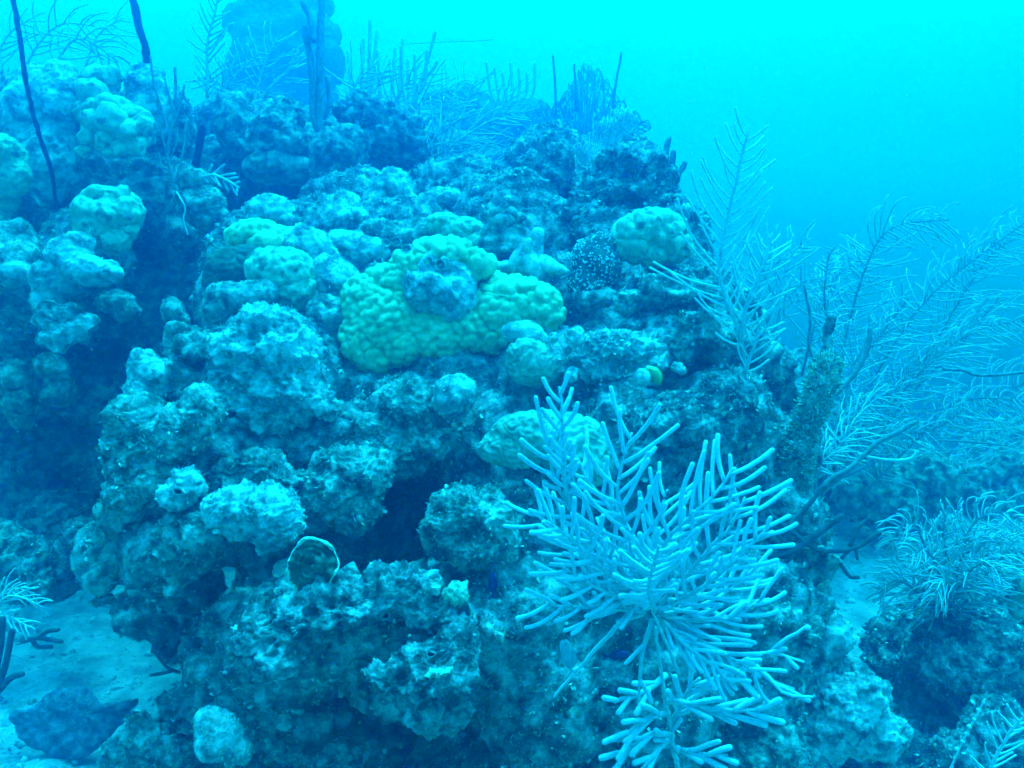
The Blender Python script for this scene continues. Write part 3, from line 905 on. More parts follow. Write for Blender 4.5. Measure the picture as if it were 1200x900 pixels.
# the big pale gorgonian in front
D = 1.95
hb = gr(796, 792)
hero = [
    ([hb, mid(hb, (764, 716, D), .5, 4, 6), (764, 716, D)], {'L': 10, 'gap': 900}),
    ([(766, 708, D), (700, 660, D - .14), (668, 630, D - .2), (640, 612, D - .24)], {'L': 56}),
    ([(762, 712, D), (735, 678, D - .03), (700, 638, D - .06), (668, 596, D - .08), (650, 560, D - .10), (643, 530, D - .12), (640, 498, D - .12)], {}),
    ([(668, 596, D - .08), (662, 560, D - .12), (660, 520, D - .16), (656, 455, D - .18)], {'start': .12, 'L': 38}),
    ([(765, 705, D), (743, 657, D - .08), (737, 627, D - .11), (724, 583, D - .14), (727, 550, D - .15), (740, 508, D - .15)], {}),
    ([(737, 627, D - .11), (710, 590, D - .10), (690, 565, D - .10), (676, 535, D - .10)], {'L': 48}),
    ([(768, 706, D), (778, 640, D - .12), (813, 602, D - .16), (840, 577, D - .17), (858, 550, D - .17)], {}),
    ([(770, 712, D), (805, 675, D - .08), (833, 640, D - .12), (855, 620, D - .13), (873, 584, D - .13)], {}),
    ([(772, 716, D), (820, 690, D - .12), (863, 655, D - .16), (902, 616, D - .18)], {'L': 58}),
    ([(772, 720, D), (815, 712, D - .03), (850, 695, D - .02), (880, 672, D)], {'L': 56}),
    ([(775, 722, D), (820, 728, D - .05), (860, 722, D - .06), (895, 700, D - .06)], {'L': 52, 'ang': 35}),
    ([(758, 712, D), (720, 698, D - .08), (690, 684, D - .12), (655, 662, D - .14)], {'L': 60}),
    ([(755, 718, D), (715, 712, D - .06), (680, 712, D - .09), (640, 708, D - .10)], {'L': 52}),
    ([(760, 708, D), (730, 662, D + .02), (700, 655, D + .03), (655, 622, D + .03), (620, 600, D + .03)], {'L': 55}),
    ([(765, 705, D), (760, 660, D + .02), (770, 610, D + .02), (782, 575, D + .02)], {'L': 62}),
    ([(776, 722, D), (812, 745, D - .03), (845, 765, D - .02), (886, 790, D)], {'L': 58, 'ang': 38}),
    ([(774, 724, D), (800, 752, D - .06), (828, 775, D - .08), (856, 800, D - .07)], {'L': 44, 'ang': 35}),
    ([(768, 716, D), (760, 690, D - .18), (764, 668, D - .26), (772, 640, D - .32)], {'L': 60}),
    ([(752, 720, D), (730, 728, D - .04), (695, 765, D - .03), (650, 815, D)], {'L': 10, 'gap': 200}),
    ([(765, 726, D), (752, 770, D + .01), (749, 822, D + .02)], {'L': 40, 'gap': 45, 'ang': 30}),
]
plume('gorgonian', 'largest pale sea plume with thick blunt branches filling the lower right foreground', 'gorgonian', hero, base=hb,
      L=78, gap=9.6, ang=46, curl=.5, droop=-.1, r=.0043, rs=.0055, mp='rods', ms='axis', single=True, spread=.42, tip=.75, start=.08, seed=5)
lower = [
    ([gr(797, 912), (790, 880, 2.16), (780, 822, 2.08), (772, 770, 2.05), (768, 735, 2.0)], {'L': 20, 'gap': 300}),
    ([(780, 822, 2.08), (800, 822, 2.04), (840, 832, 2.0), (895, 832, 1.97)], {'L': 46, 'ang': 28, 'gap': 13}),
    ([(780, 790, 2.08), (760, 808, 2.04), (742, 815, 2.02), (720, 822, 2.0)], {'L': 30, 'ang': 30, 'gap': 15}),
    ([(783, 835, 2.1), (760, 842, 2.04), (740, 855, 2.01), (723, 868, 2.0)], {'L': 44, 'ang': 25, 'gap': 15}),
    ([(786, 862, 2.1), (765, 860, 2.06), (745, 870, 2.04), (724, 884, 2.03)], {'L': 40, 'ang': 25, 'gap': 15}),
    ([(790, 880, 2.16), (800, 880, 2.08), (825, 885, 2.06), (852, 885, 2.05)], {'L': 34, 'ang': 25, 'gap': 12}),
    ([(786, 850, 2.12), (805, 812, 2.06), (820, 795, 2.04)], {'L': 46, 'ang': 30, 'gap': 10}),
    ([(788, 862, 2.14), (770, 880, 2.06), (756, 895, 2.03), (745, 915, 2.02)], {'L': 30, 'ang': 25, 'gap': 18}),
]
plume('gorgonian', 'shaded drooping sea plume hanging below the largest pale one at the bottom edge', 'gorgonian', lower,
      L=40, gap=14, r=.0062, rs=.0075, mp='rods', ms='axis', single=True, spread=.3, tip=.7, start=.15, seed=8)
small = [
    ([gr(846, 800), (870, 775, 2.2), (900, 765, 2.18), (942, 776, 2.16)], {'L': 30, 'gap': 26}),
    ([(905, 762, 2.18), (918, 752, 2.16), (946, 734, 2.14)], {'L': 8, 'gap': 100}),
    ([(870, 775, 2.2), (900, 792, 2.16), (918, 812, 2.14), (952, 817, 2.13)], {'L': 30, 'gap': 30}),
    ([(885, 780, 2.2), (905, 798, 2.18), (930, 808, 2.16)], {'L': 8, 'gap': 100}),
]
plume('gorgonian', 'few limp rods bending right beside the largest pale sea plume', 'gorgonian', small, L=30, gap=26, ang=32, r=.0055, rs=.006, mp='rods', ms='rods', single=True, spread=.4, seed=3)

# feather plume on the right shoulder
pl1 = [([gr(882, 512), (874, 440, 2.6), (866, 390, 2.55), (845, 335, 2.53), (845, 295, 2.5), (855, 245, 2.48), (868, 190, 2.46), (878, 148, 2.45)], {'start': .3}),
       ([(868, 400, 2.55), (874, 360, 2.52), (890, 320, 2.5), (905, 275, 2.5)], {'L': 50, 'start': .1}),
       ([(872, 440, 2.58), (885, 400, 2.55), (893, 375, 2.54)], {'L': 44})]
plume('feather_plume', 'tall feather shaped sea plume with dark stem rising from the right shoulder of the mound', 'sea plume', pl1,
      L=88, gap=6.5, ang=52, curl=.5, r=.0029, rs=.0065, mp='plume', ms='axis', single=True, spread=.22, tip=.3, seed=21)

# bushy arching plumes at right
G_BP = 'arching plumes of the thicket at right'
arch = [
    ('arching sea plume curving up and right with bare tip', [([(955, 545, 3.70), (975, 480, 3.95), (990, 400, 4.25), (1012, 320, 4.27), (1035, 275, 4.30), (1062, 262, 4.33), (1112, 258, 4.35)], {'start': .3})], 52, 71),
    ('longest sea plume reaching the right picture edge', [([(965, 560, 3.80), (1010, 470, 4.35), (1050, 400, 4.37), (1092, 345, 4.40), (1140, 305, 4.45), (1210, 255, 4.50)], {'start': .25})], 50, 72),
    ('sea plume with level drooping tip at the right edge under the longest plume', [([(970, 575, 3.95), (1040, 480, 4.25), (1085, 430, 4.27), (1130, 395, 4.30), (1170, 380, 4.33), (1210, 376, 4.35)], {'start': .3})], 52, 73),
    ('low feathery plume in the middle of the right thicket', [([(965, 580, 3.90), (1010, 500, 4.45), (1055, 450, 4.45), (1100, 405, 4.50)], {'start': .15})], 50, 74),
    ('plume lying lowest and flattest across the right thicket', [([(960, 560, 3.60), (1000, 520, 4.15), (1040, 508, 4.15), (1090, 505, 4.17), (1130, 480, 4.20)], {'start': .2})], 44, 75),
    ('dense hazy plume behind the crossing whip', [([(1090, 570, 4.85), (1120, 520, 4.85), (1150, 480, 4.85), (1215, 440, 4.85)], {'start': .1})], 52, 76),
    ('upright comb like plume with dark stem left of the thicket', [([(968, 450, 3.95), (970, 390, 3.95), (966, 340, 3.95), (972, 295, 3.97)], {'L': 22, 'ang': 65, 'start': .05})], 26, 77),
    ('pale upright plume half hidden inside the thicket', [([(985, 520, 4.25), (1000, 450, 4.55), (1030, 395, 4.55), (1065, 350, 4.55)], {'start': .1})], 46, 78),
    ('faint plume at the far right below the level drooping plume', [([(1080, 600, 5.15), (1140, 530, 5.15), (1180, 500, 5.15), (1230, 480, 5.15)], {'start': .05})], 55, 79),
    ('pale plume filling the gap below the arching plume', [([(968, 540, 3.85), (990, 470, 4.15), (1005, 420, 4.15), (1045, 385, 4.15)], {'start': .1})], 46, 180),
    ('soft pale plume beneath the longest plume near its middle', [([(1000, 560, 4.55), (1060, 470, 4.55), (1120, 410, 4.55), (1170, 350, 4.55)], {'start': .1})], 56, 181),
    ('soft pale plume above the crossing whip', [([(1010, 580, 4.25), (1070, 520, 4.25), (1130, 470, 4.25), (1205, 470, 4.25)], {'start': .1})], 50, 182),
    ('faint pale plume under the crossing whip at far right', [([(1060, 610, 4.95), (1120, 560, 4.95), (1160, 545, 4.95), (1220, 540, 4.95)], {'start': .1})], 50, 183),
    ('hazy plume rising behind the arching plume', [([(940, 440, 4.20), (955, 380, 4.20), (975, 330, 4.45), (1010, 300, 4.75)], {'start': .1})], 46, 184),
    ('hazy plume low behind the bare dark branches', [([(945, 560, 3.50), (985, 520, 3.75), (1020, 470, 4.05), (1060, 460, 4.05)], {'start': .1})], 44, 185),
    ('faint plume in the upper right gap between the two long plumes', [([(1080, 430, 5.05), (1120, 360, 5.05), (1160, 300, 5.05), (1190, 280, 5.05)], {'start': .2})], 56, 186),
]
for lab, st, L, sdd in arch:
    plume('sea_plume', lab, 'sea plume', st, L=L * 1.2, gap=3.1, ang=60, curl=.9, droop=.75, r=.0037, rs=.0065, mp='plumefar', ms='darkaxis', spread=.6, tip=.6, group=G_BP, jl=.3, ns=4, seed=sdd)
plume('sea_plume', 'dense drooping plume draped over the top of the right rock', 'sea plume',
      [([(1110, 720, 2.95), (1090, 670, 2.9), (1080, 630, 2.88), (1062, 612, 2.86), (1040, 640, 2.84)], {}), ([(1112, 720, 2.95), (1125, 660, 2.9), (1140, 615, 2.88), (1170, 600, 2.86), (1200, 612, 2.86)], {}),
       ([(1110, 715, 2.95), (1110, 660, 2.9), (1105, 625, 2.88), (1110, 602, 2.88)], {}), ([(1118, 725, 2.9), (1150, 680, 2.85), (1180, 650, 2.82), (1215, 650, 2.8)], {}),
       ([(1105, 720, 2.95), (1070, 690, 2.86), (1050, 680, 2.84), (1030, 690, 2.82)], {}), ([(1108, 718, 2.92), (1100, 670, 2.82), (1085, 645, 2.76), (1065, 650, 2.72)], {}),
       ([(1112, 718, 2.92), (1128, 680, 2.82), (1150, 660, 2.76), (1175, 672, 2.72)], {}), ([(1110, 716, 2.92), (1112, 690, 2.8), (1105, 680, 2.72), (1095, 700, 2.68)], {}), ([(1112, 716, 2.95), (1150, 640, 2.95), (1180, 625, 2.95), (1215, 630, 2.95)], {})],
      L=50, gap=2.0, ang=60, curl=.8, droop=.8, r=.0028, rs=.005, mp='plumefar', ms='darkaxis', spread=.5, ns=4, seed=91)
plume('sea_plume', 'blurry feather plume slanting across the bottom right corner', 'sea plume',
      [([(1150, 930, 2.2), (1168, 885, 2.15), (1190, 850, 2.1), (1215, 825, 2.05)], {})], L=42, gap=6, ang=50, curl=.3, r=.003, rs=.005, mp='plume', ms='plume', spread=.3, ns=4, seed=92)

# thin branching bushes and whips
def rods(name, label, cat, lines, m, r, group=None, knob=False, nm='rod', fuzz=0, taper=.85):
    b0 = P(*lines[0][0])
    root = tag(empty(name, b0), label, cat, group)
    for k, cp in enumerate(lines):
        rk = r[k] if isinstance(r, (list, tuple)) else r
        d = np.mean([c[2] for c in cp])
        pts, LT = spline(cp, max(.008, rk * 1.2))
        rad = np.linspace(rk, rk * taper, len(pts))
        if fuzz:
            rad = rad * (1 + fuzz * fbm(pts / (rk * 1.4), 2, k))
            pts = pts + .3 * rk * np.stack([fbm(pts / (rk * 5), 2, q) for q in (1, 2, 3)], 1)
        t = Tubes()
        t.add(pts, rad, 10 if rk > .008 else 6)
        if knob:   # beads along a whip
            for q in range(2, len(pts), 3):
                v, f = ico(1)
                t.v.append(v * rk * rng.uniform(1.6, 2.6) + pts[q] + rng.normal(0, rk * .6, 3))
                t.t.append(f + t.n)
                t.n += len(v)
        link(nm, t.mesh(nm, b0), M[m], root)
    return root


rods('rope_sponge', 'long dark rope sponge hanging in front of the left coral pillars', 'sponge', [[(14, -12, 3.4), (24, 50, 3.4), (30, 95, 3.42), (40, 135, 3.45), (48, 165, 3.5), (60, 200, 3.6), gr(67, 245)]], 'rope', .0095, fuzz=.18, taper=.7)
rods('rope_sponge', 'short dark rod sponge standing on the pillar at the top edge', 'sponge', [[(172, 74, 3.9), (168, 45, 3.85), (160, 20, 3.85), (153, -12, 3.85)]], 'rope', .0165, fuzz=.15)
rods('finger_sponge', 'dark finger sponge on the rear ledge under the hazy feather plume', 'sponge', [[(230, 194, 3.8), (233, 175, 3.78), (237, 150, 3.76)]], 'rope', .016, fuzz=.12)
rods('sea_rod', 'tall thick sea rod with four columns on the rear ledge at the top edge', 'gorgonian',
     [[(373, 155, 4.1), (376, 110, 4.1), (377, 50, 4.1), (377, -15, 4.1)], [(372, 152, 4.12), (368, 110, 4.1), (364, 70, 4.1), (357, 32, 4.1)], [(368, 50, 4.08), (362, 20, 4.08), (355, 4, 4.08)],
      [(378, 140, 4.14), (386, 120, 4.14), (383, 92, 4.14)], [(370, 150, 4.1), (366, 130, 4.1), (365, 90, 4.1)]], 'darkaxis', [.019, .015, .015, .012, .012], fuzz=.3, nm='column')
hz = []
for k, (x0, y0, ln, tx) in enumerate([(412, 112, 52, -4), (424, 108, 62, 2), (432, 108, 84, 2), (436, 106, 70, 6), (445, 110, 50, -2), (458, 118, 62, 5), (466, 120, 74, 6), (478, 125, 55, 0)]):
    hz.append([(440 + (x0 - 440) * .5, 135, 5.1), (x0, y0, 5.1), (x0 + tx * .5, y0 - ln * .5, 5.1), (x0 + tx, y0 - ln, 5.1)])
rods('sea_rod', 'hazy fan of thin upright sea rods right of the thick sea rod', 'gorgonian', hz, 'plume', .011)
hz = [[(478, 135, 4.9), (490, 110, 4.9), (500, 75, 4.9), (510, 38, 4.9)], [(484, 122, 4.9), (486, 95, 4.9), (486, 65, 4.9)], [(490, 110, 4.9), (498, 95, 4.9), (500, 60, 4.9)], [(478, 135, 4.9), (472, 100, 4.9), (470, 55, 4.9)], [(495, 95, 4.9), (508, 80, 4.9), (512, 72, 4.9)]]
rods('sea_rod', 'leaning forked sea rod with dark edge before the far water', 'gorgonian', hz, 'axis', .010)
rods('sea_rod', 'faint cluster of sea rods on the far pale mound', 'gorgonian', [[(588 + 2 * k, 135, 6.8), (576 + 8 * k, 110, 6.8), (570 + 9.5 * k, 74 + 6 * (k % 3), 6.8)] for k in range(7)], 'plume', .012)
rods('bare_whip', 'thin whip standing out level over the far water', 'whip coral', [[(470, 52, 5.5), (520, 49, 5.5), (560, 48, 5.5), (578, 46, 5.5)]], 'axis', .0022)
rods('branching_bush', 'thin twiggy bush beside the lobed corals in front of the left wall', 'gorgonian',
     [[(205, 222, 3.5), (197, 180, 3.5), (203, 140, 3.5), (206, 110, 3.5), (205, 80, 3.5)], [(200, 165, 3.5), (190, 130, 3.5), (180, 95, 3.5), (176, 66, 3.5)], [(202, 150, 3.5), (212, 120, 3.5), (216, 100, 3.5)],
      [(197, 185, 3.5), (188, 150, 3.5), (184, 118, 3.5)], [(205, 215, 3.5), (214, 180, 3.5), (218, 145, 3.5)], [(199, 190, 3.5), (207, 165, 3.5), (208, 150, 3.5)], [(204, 135, 3.5), (198, 112, 3.5), (193, 92, 3.5)], [(201, 200, 3.5), (190, 195, 3.5), (186, 180, 3.5)]],
     'darkaxis', [.006, .005, .0045, .0045, .005, .004, .004, .004])
rods('dangling_whip', 'crooked pale thread dangling down the left wall', 'whip coral', [[(207, 225, 3.55), (213, 235, 3.5), (217, 245, 3.5), (215, 258, 3.5), (220, 275, 3.5)]], 'axis', .0035, fuzz=.2)
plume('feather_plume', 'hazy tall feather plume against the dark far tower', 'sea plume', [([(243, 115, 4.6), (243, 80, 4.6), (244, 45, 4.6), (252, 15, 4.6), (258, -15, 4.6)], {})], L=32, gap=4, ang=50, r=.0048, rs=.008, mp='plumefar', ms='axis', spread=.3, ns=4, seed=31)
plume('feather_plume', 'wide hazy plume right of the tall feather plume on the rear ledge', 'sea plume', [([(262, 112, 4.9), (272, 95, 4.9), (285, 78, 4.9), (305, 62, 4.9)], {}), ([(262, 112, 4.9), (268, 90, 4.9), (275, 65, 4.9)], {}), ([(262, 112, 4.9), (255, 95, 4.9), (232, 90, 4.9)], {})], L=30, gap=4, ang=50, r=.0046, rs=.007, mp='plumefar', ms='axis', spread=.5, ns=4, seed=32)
plume('feather_sprig', 'small pale feather sprig pointing right on the rear ledge', 'sea plume', [([(238, 208, 3.75), (250, 205, 3.7), (264, 210, 3.68), (280, 220, 3.66)], {})], L=20, gap=6, ang=45, r=.0046, rs=.007, mp='plumefar', ms='plume', spread=.3, ns=5, seed=33, single=True)
for k, (lab, st) in enumerate([('faint drooping plume at the top left corner', [(25, 85, 5.6), (50, 45, 5.6), (75, 28, 5.6), (110, 30, 5.6)]), ('faint plume bending right over the coral pillars', [(60, 80, 5.2), (85, 48, 5.2), (105, 48, 5.2), (138, 72, 5.2)]),
                               ('faint plume touching the left edge above the pillars', [(5, 90, 5.8), (0, 60, 5.8), (15, 35, 5.8), (40, 20, 5.8)]), ('faintest plume left of the short dark rod', [(100, 80, 6.2), (115, 40, 6.2), (145, 22, 6.2)])]):
    plume('sea_plume', lab, 'sea plume', [(st, {})], L=45, gap=5, ang=55, curl=.6, droop=.5, r=.0048, rs=.008, mp='plumefar', ms='plumefar', spread=.5, ns=4, seed=40 + k, group='faint plumes behind the coral pillars')
for k, (lab, st) in enumerate([('hazy bush of fine arching twigs behind the peaked coral head', [([(495, 225, 4.6), (520, 180, 4.6), (560, 150, 4.6), (600, 130, 4.6)], {}), ([(495, 225, 4.6), (530, 205, 4.6), (570, 190, 4.6), (610, 190, 4.6)], {}), ([(490, 225, 4.6), (500, 180, 4.6), (520, 145, 4.6), (540, 120, 4.6)], {}), ([(500, 225, 4.7), (540, 215, 4.7), (590, 212, 4.7)], {})]),
                               ('hazy plume between the sea rods and the far water', [([(430, 125, 5.0), (445, 95, 5.0), (455, 75, 5.0)], {}), ([(425, 130, 5.0), (415, 105, 5.0), (408, 90, 5.0)], {})]),
                               ('low feathery growth between the thick sea rod and the leaning sea rod', [([(400, 130, 5.0), (420, 95, 5.0), (440, 75, 5.0)], {}), ([(455, 140, 5.0), (470, 105, 5.0), (495, 85, 5.0)], {}), ([(470, 140, 5.0), (500, 115, 5.0), (530, 105, 5.0)], {})]),
                               ('faint feathery bush on the far pale mound', [([(540, 140, 6.5), (550, 110, 6.5), (560, 90, 6.5)], {}), ([(575, 140, 6.5), (600, 115, 6.5), (620, 105, 6.5)], {}), ([(520, 140, 6.5), (515, 115, 6.5), (505, 100, 6.5)], {})]),
                               ('faint pale plume left of the thick sea rod against the far tower', [([(300, 110, 5.2), (310, 75, 5.2), (325, 45, 5.2)], {}), ([(310, 110, 5.2), (335, 85, 5.2), (350, 60, 5.2)], {})]),
                               ('pale hazy plume behind the right shoulder of the mound', [([(900, 380, 4.2), (915, 330, 4.2), (930, 295, 4.2), (950, 280, 4.2)], {}), ([(900, 380, 4.2), (890, 330, 4.2), (905, 290, 4.2)], {}), ([(905, 390, 4.2), (935, 350, 4.2), (955, 320, 4.2)], {})])]):
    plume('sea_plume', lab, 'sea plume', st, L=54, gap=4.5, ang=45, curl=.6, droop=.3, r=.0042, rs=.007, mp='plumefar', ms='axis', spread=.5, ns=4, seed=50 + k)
plume('sea_plume', 'pale plume drooping over the sand at the left edge', 'sea plume', [([(-12, 720, 3.0), (5, 700, 2.98), (25, 700, 2.96), (52, 712, 2.95)], {}), ([(-12, 715, 3.0), (10, 690, 3.0), (40, 695, 2.98)], {}), ([(-10, 725, 3.0), (10, 722, 2.95), (35, 735, 2.92)], {})], L=30, gap=5, ang=40, curl=.6, droop=.5, r=.003, rs=.004, mp='plume', ms='plume', spread=.5, ns=4, seed=60)
rods('sea_rod', 'dim curved rods at the left edge beside the sand patch', 'gorgonian', [[(-6, 815, 2.7), (6, 780, 2.68), (14, 740, 2.66)], [(-6, 815, 2.7), (12, 795, 2.68), (26, 790, 2.66)], [(-8, 800, 2.7), (0, 760, 2.68), (3, 725, 2.66)]], 'stem', .010)
rods('twig', 'little dark twig lying on the sand beneath the left edge plume', 'twig', [[(26, 752, 3.15), (45, 748, 3.1), (72, 752, 3.1)], [(45, 748, 3.1), (55, 740, 3.1), (68, 738, 3.1)], [(38, 750, 3.1), (44, 758, 3.1), (60, 758, 3.1)]], 'stem', .008)
rods('twig', 'dark forked twig poking from the reef foot onto the sand', 'twig', [[(210, 788, 2.5), (196, 782, 2.45), (184, 768, 2.42)], [(202, 786, 2.46), (190, 789, 2.44), (177, 791, 2.42)]], 'stem', .005)
# bare dark stems of the right thicket
G_TW = 'bare dark branches of the right thicket'
for lab, ln, r in [('thick bare dark branch rising out of the thicket', [[(935, 545, 2.75), (970, 475, 2.75), (1000, 440, 2.75), (1015, 415, 2.75), (1020, 385, 2.75)]], .008),
                   ('forked bare twig left of the comb like plume', [[(958, 440, 2.85), (955, 425, 2.85), (948, 405, 2.85), (949, 370, 2.85), (942, 335, 2.85)], [(953, 420, 2.85), (962, 412, 2.85), (968, 400, 2.85)]], .005),
                   ('bare whip running level to the right edge from the thicket', [[(1105, 432, 3.0), (1130, 434, 3.0), (1150, 440, 3.0), (1212, 436, 3.0)]], .006),
                   ('thin straight whip crossing the far boulders', [[(1100, 516, 3.4), (1140, 518, 3.4), (1180, 522, 3.4)]], .004),
                   ('twisted double branch low in the thicket', [[(940, 600, 2.7), (970, 565, 2.7), (1000, 545, 2.7), (1030, 518, 2.7), (1075, 495, 2.7)], [(950, 590, 2.72), (985, 560, 2.7), (1010, 548, 2.7)]], .008),
                   ('pale bare branch hooked at its end under the thicket', [[(1005, 532, 2.8), (1030, 538, 2.8), (1065, 538, 2.8), (1075, 530, 2.8)]], .006)]:
    rods('bare_branch', lab, 'branch', ln, 'darkaxis' if 'pale' not in lab else 'axis', r, G_TW, fuzz=.12)
rods('branch_tangle', 'tangle of crooked dark branches over the top of the sand channel', 'branch',
     [[(880, 655, 2.55), (920, 650, 2.5), (950, 630, 2.5), (985, 605, 2.5)], [(900, 600, 2.5), (930, 625, 2.5), (960, 645, 2.5), (1000, 643, 2.5), (1030, 625, 2.5)], [(995, 640, 2.5), (1005, 620, 2.5), (1018, 606, 2.5)],
      [(905, 690, 2.55), (900, 665, 2.5), (925, 655, 2.5)], [(915, 640, 2.5), (940, 600, 2.5), (965, 570, 2.5)], [(985, 660, 2.5), (995, 675, 2.5), (1006, 676, 2.5)], [(985, 655, 2.5), (1000, 643, 2.5), (1005, 655, 2.5)], [(890, 610, 2.5), (915, 630, 2.5), (935, 650, 2.5)]],
     'stem', [.010, .008, .006, .008, .007, .006, .005, .006], fuzz=.15, nm='branch')
rods('beaded_whip', 'thin whip with pale beads against the dark right rock', 'whip coral', [[(1112, 905, 2.45), (1125, 875, 2.44), (1138, 850, 2.42), (1154, 820, 2.4)]], 'plume', .0028, knob=True)
# fuzzy tube of turf leaning by the thicket
furry = rods('furry_column', 'leaning furry column at the right end of the mound', 'sponge', [[(918, 580, 2.7), (930, 545, 2.66), (945, 500, 2.64), (960, 455, 2.64), (966, 432, 2.66)]], 'turf', .040, fuzz=.3, taper=.85)
rods('dark_sponge', 'dark ragged sponge under the comb like plume', 'sponge', [[(962, 440, 2.8), (970, 415, 2.82), (968, 392, 2.84), (974, 372, 2.84)]], 'dark', .014, fuzz=.5)
# finger coral
def cone_part(t, a, b, r0, r1):
    pts = np.linspace(np.array(a), np.array(b), 12)
    rad = np.linspace(r0, r1, 12) * (1 + .22 * fbm(pts / .03, 2, 2))
    t.add(pts, rad, 14)


b0 = P(615, 318, 3.0)
fc = tag(empty('finger_coral', b0), 'pale coral with stubby upright fingers above the mustard coral', 'coral')
for a, b, r0, r1 in [((612, 322, 2.98), (619, 284, 2.92), .032, .014), ((622, 318, 3.0), (630, 274, 2.98), .036, .020), ((632, 308, 3.0), (662, 318, 2.9), .03, .012), ((606, 314, 3.0), (577, 312, 2.92), .028, .013), ((624, 330, 3.0), (614, 308, 2.96), .06, .04)]:
    t = Tubes()
    cone_part(t, P(*a), P(*b), r0, r1)
    link('finger', t.mesh('finger', b0), M['pale'], fc)
b0 = P(590, 290, 3.1)
ch = tag(empty('chimney_sponge', b0), 'stout chimney sponge with dark mouth behind the finger coral', 'sponge')
t = Tubes()
pts = np.array([P(590, 300 - 4.6 * k, 3.1) for k in range(11)])
t.add(pts, .085 - .03 * np.linspace(0, 1, 11) ** 1.5 + .006 * np.sin(np.arange(11) * 2.2), 18, tip=False)
link('wall', t.mesh('wall', b0), M['turf'], ch)
for k in range(6):
    a = k * 1.047
    v, f = ell(P(590 + 17 * math.cos(a), 254 - 5 * math.sin(a), 3.08 - .03 * math.sin(a)), .024, .018, .022, 3)
    v = v + .004 * np.stack([fbm(v / .02, 2, q) for q in (1, 2, 3)], 1)
    link('rim_lump', raw_mesh('rim_lump', v - b0, tris=f), M['turf'], ch)
v, f = ell(P(590, 259, 3.04), .036, .026, .03, 3)
link('mouth', raw_mesh('mouth', v - b0, tris=f), M['dark'], ch)  # solid plug; the shade inside the chimney is put into its dark colour
rods('finger_sponge', 'three dark stubby fingers sticking up behind the right shoulder', 'sponge', [[(772, 210, 3.9), (778, 185, 3.9), (783, 163, 3.9)], [(778, 215, 3.9), (786, 198, 3.9), (789, 180, 3.9)], [(780, 215, 3.9), (795, 202, 3.9), (803, 191, 3.9)]], 'dark', .014, fuzz=.1, nm='finger')
rods('finger_sponge', 'slanted grey finger rod on the frilly crest rock', 'sponge', [[(628, 190, 3.65), (634, 176, 3.62), (640, 162, 3.6)]], 'turf', .014, fuzz=.1, nm='finger')


# sea fans: forked ribs with a fine net between
def fan(name, label, cx, cy, d, w_, h_, m, seed, nrib, r, lean=0.0, prof=None, net=True):
    rr = np.random.default_rng(seed)
    b0 = P(cx, cy, d)
    root = tag(empty(name, b0), label, 'sea fan')
    W, H = px2m(w_, d), px2m(h_, d)
    ax = unit(RGT + FWD * rr.uniform(-.35, .35))
    az = unit(UPV * 1.0 + FWD * .15 + RGT * lean)
    segs, net_t = [], Tubes()
    rib = Tubes()
    ends = []
    for k in range(nrib):
        u = -1 + 2 * (k + .5) / nrib
        hh = H * (math.sqrt(max(.05, 1 - (u * .95) ** 2)) * rr.uniform(.85, 1.05))
        if prof:
            hh *= prof(u)
        s = np.linspace(0, 1, 16)
        x = W / 2 * u * (s ** .6) + W * .012 * np.sin(s * 9 + k)
        z = hh * s
        pts = b0 + x[:, None] * ax + z[:, None] * az + (fbm(np.stack([x, z, x * 0 + seed], 1) / (.35 * H), 2, seed) * .08 * H)[:, None] * FWD
        rib.add(pts, np.linspace(r * 1.5, r * .6, 16), 4)
        ends.append(pts)
    link('ribs', rib.mesh('ribs', b0), M[m], root)['kind'] = 'stuff'
    if net:
        for k in range(nrib - 1):
            A, B = ends[k], ends[k + 1]
            for q in range(2, 16):
                for rep in range(2):
                    a = A[q] * .5 + A[max(q - 1, 0)] * .5 if rep else A[q]
                    b = B[min(15, q + rr.integers(0, 2))]
                    mid = (a + b) / 2 + rr.normal(0, .1 * np.linalg.norm(a - b) + 1e-5, 3)
                    net_t.add(np.array([a, mid, b]), r * .55, 3, tip=False)
        link('net', net_t.mesh('net', b0), M[m], root)['kind'] = 'stuff'
    t = Tubes()
    t.add(np.array([b0 - az * .06, b0, b0 + az * .04]), np.array([r * 5, r * 3.2, r * 1.5]), 8)
    link('stalk', t.mesh('stalk', b0), M['stem'], root)
    return root


fan('sea_fan', 'pale net like sea fan rising behind the dark crest rock', 702, 205, 4.3, 92, 108, 'plume', 5, 40, .0022, .16, lambda u: .72 + .38 * max(-.6, u))
fan('sea_fan', 'large shadowy sea fan on the far reef against the bright water', 690, 178, 9.2, 150, 112, 'fan', 6, 70, .008, -.05, lambda u: .8 + .3 * math.sin(u * 5 + 1) * .6)
rods('sea_rod', 'three thin stubs standing above the shadowy far sea fan', 'gorgonian', [[(652, 135, 9.2), (650, 90, 9.2), (649, 78, 9.2), (648, 66, 9.2)], [(676, 130, 9.2), (674, 90, 9.2), (673, 84, 9.2), (673, 76, 9.2)], [(716, 135, 9.2), (723, 90, 9.2), (726, 76, 9.2), (728, 62, 9.2)]], 'stem', .012)


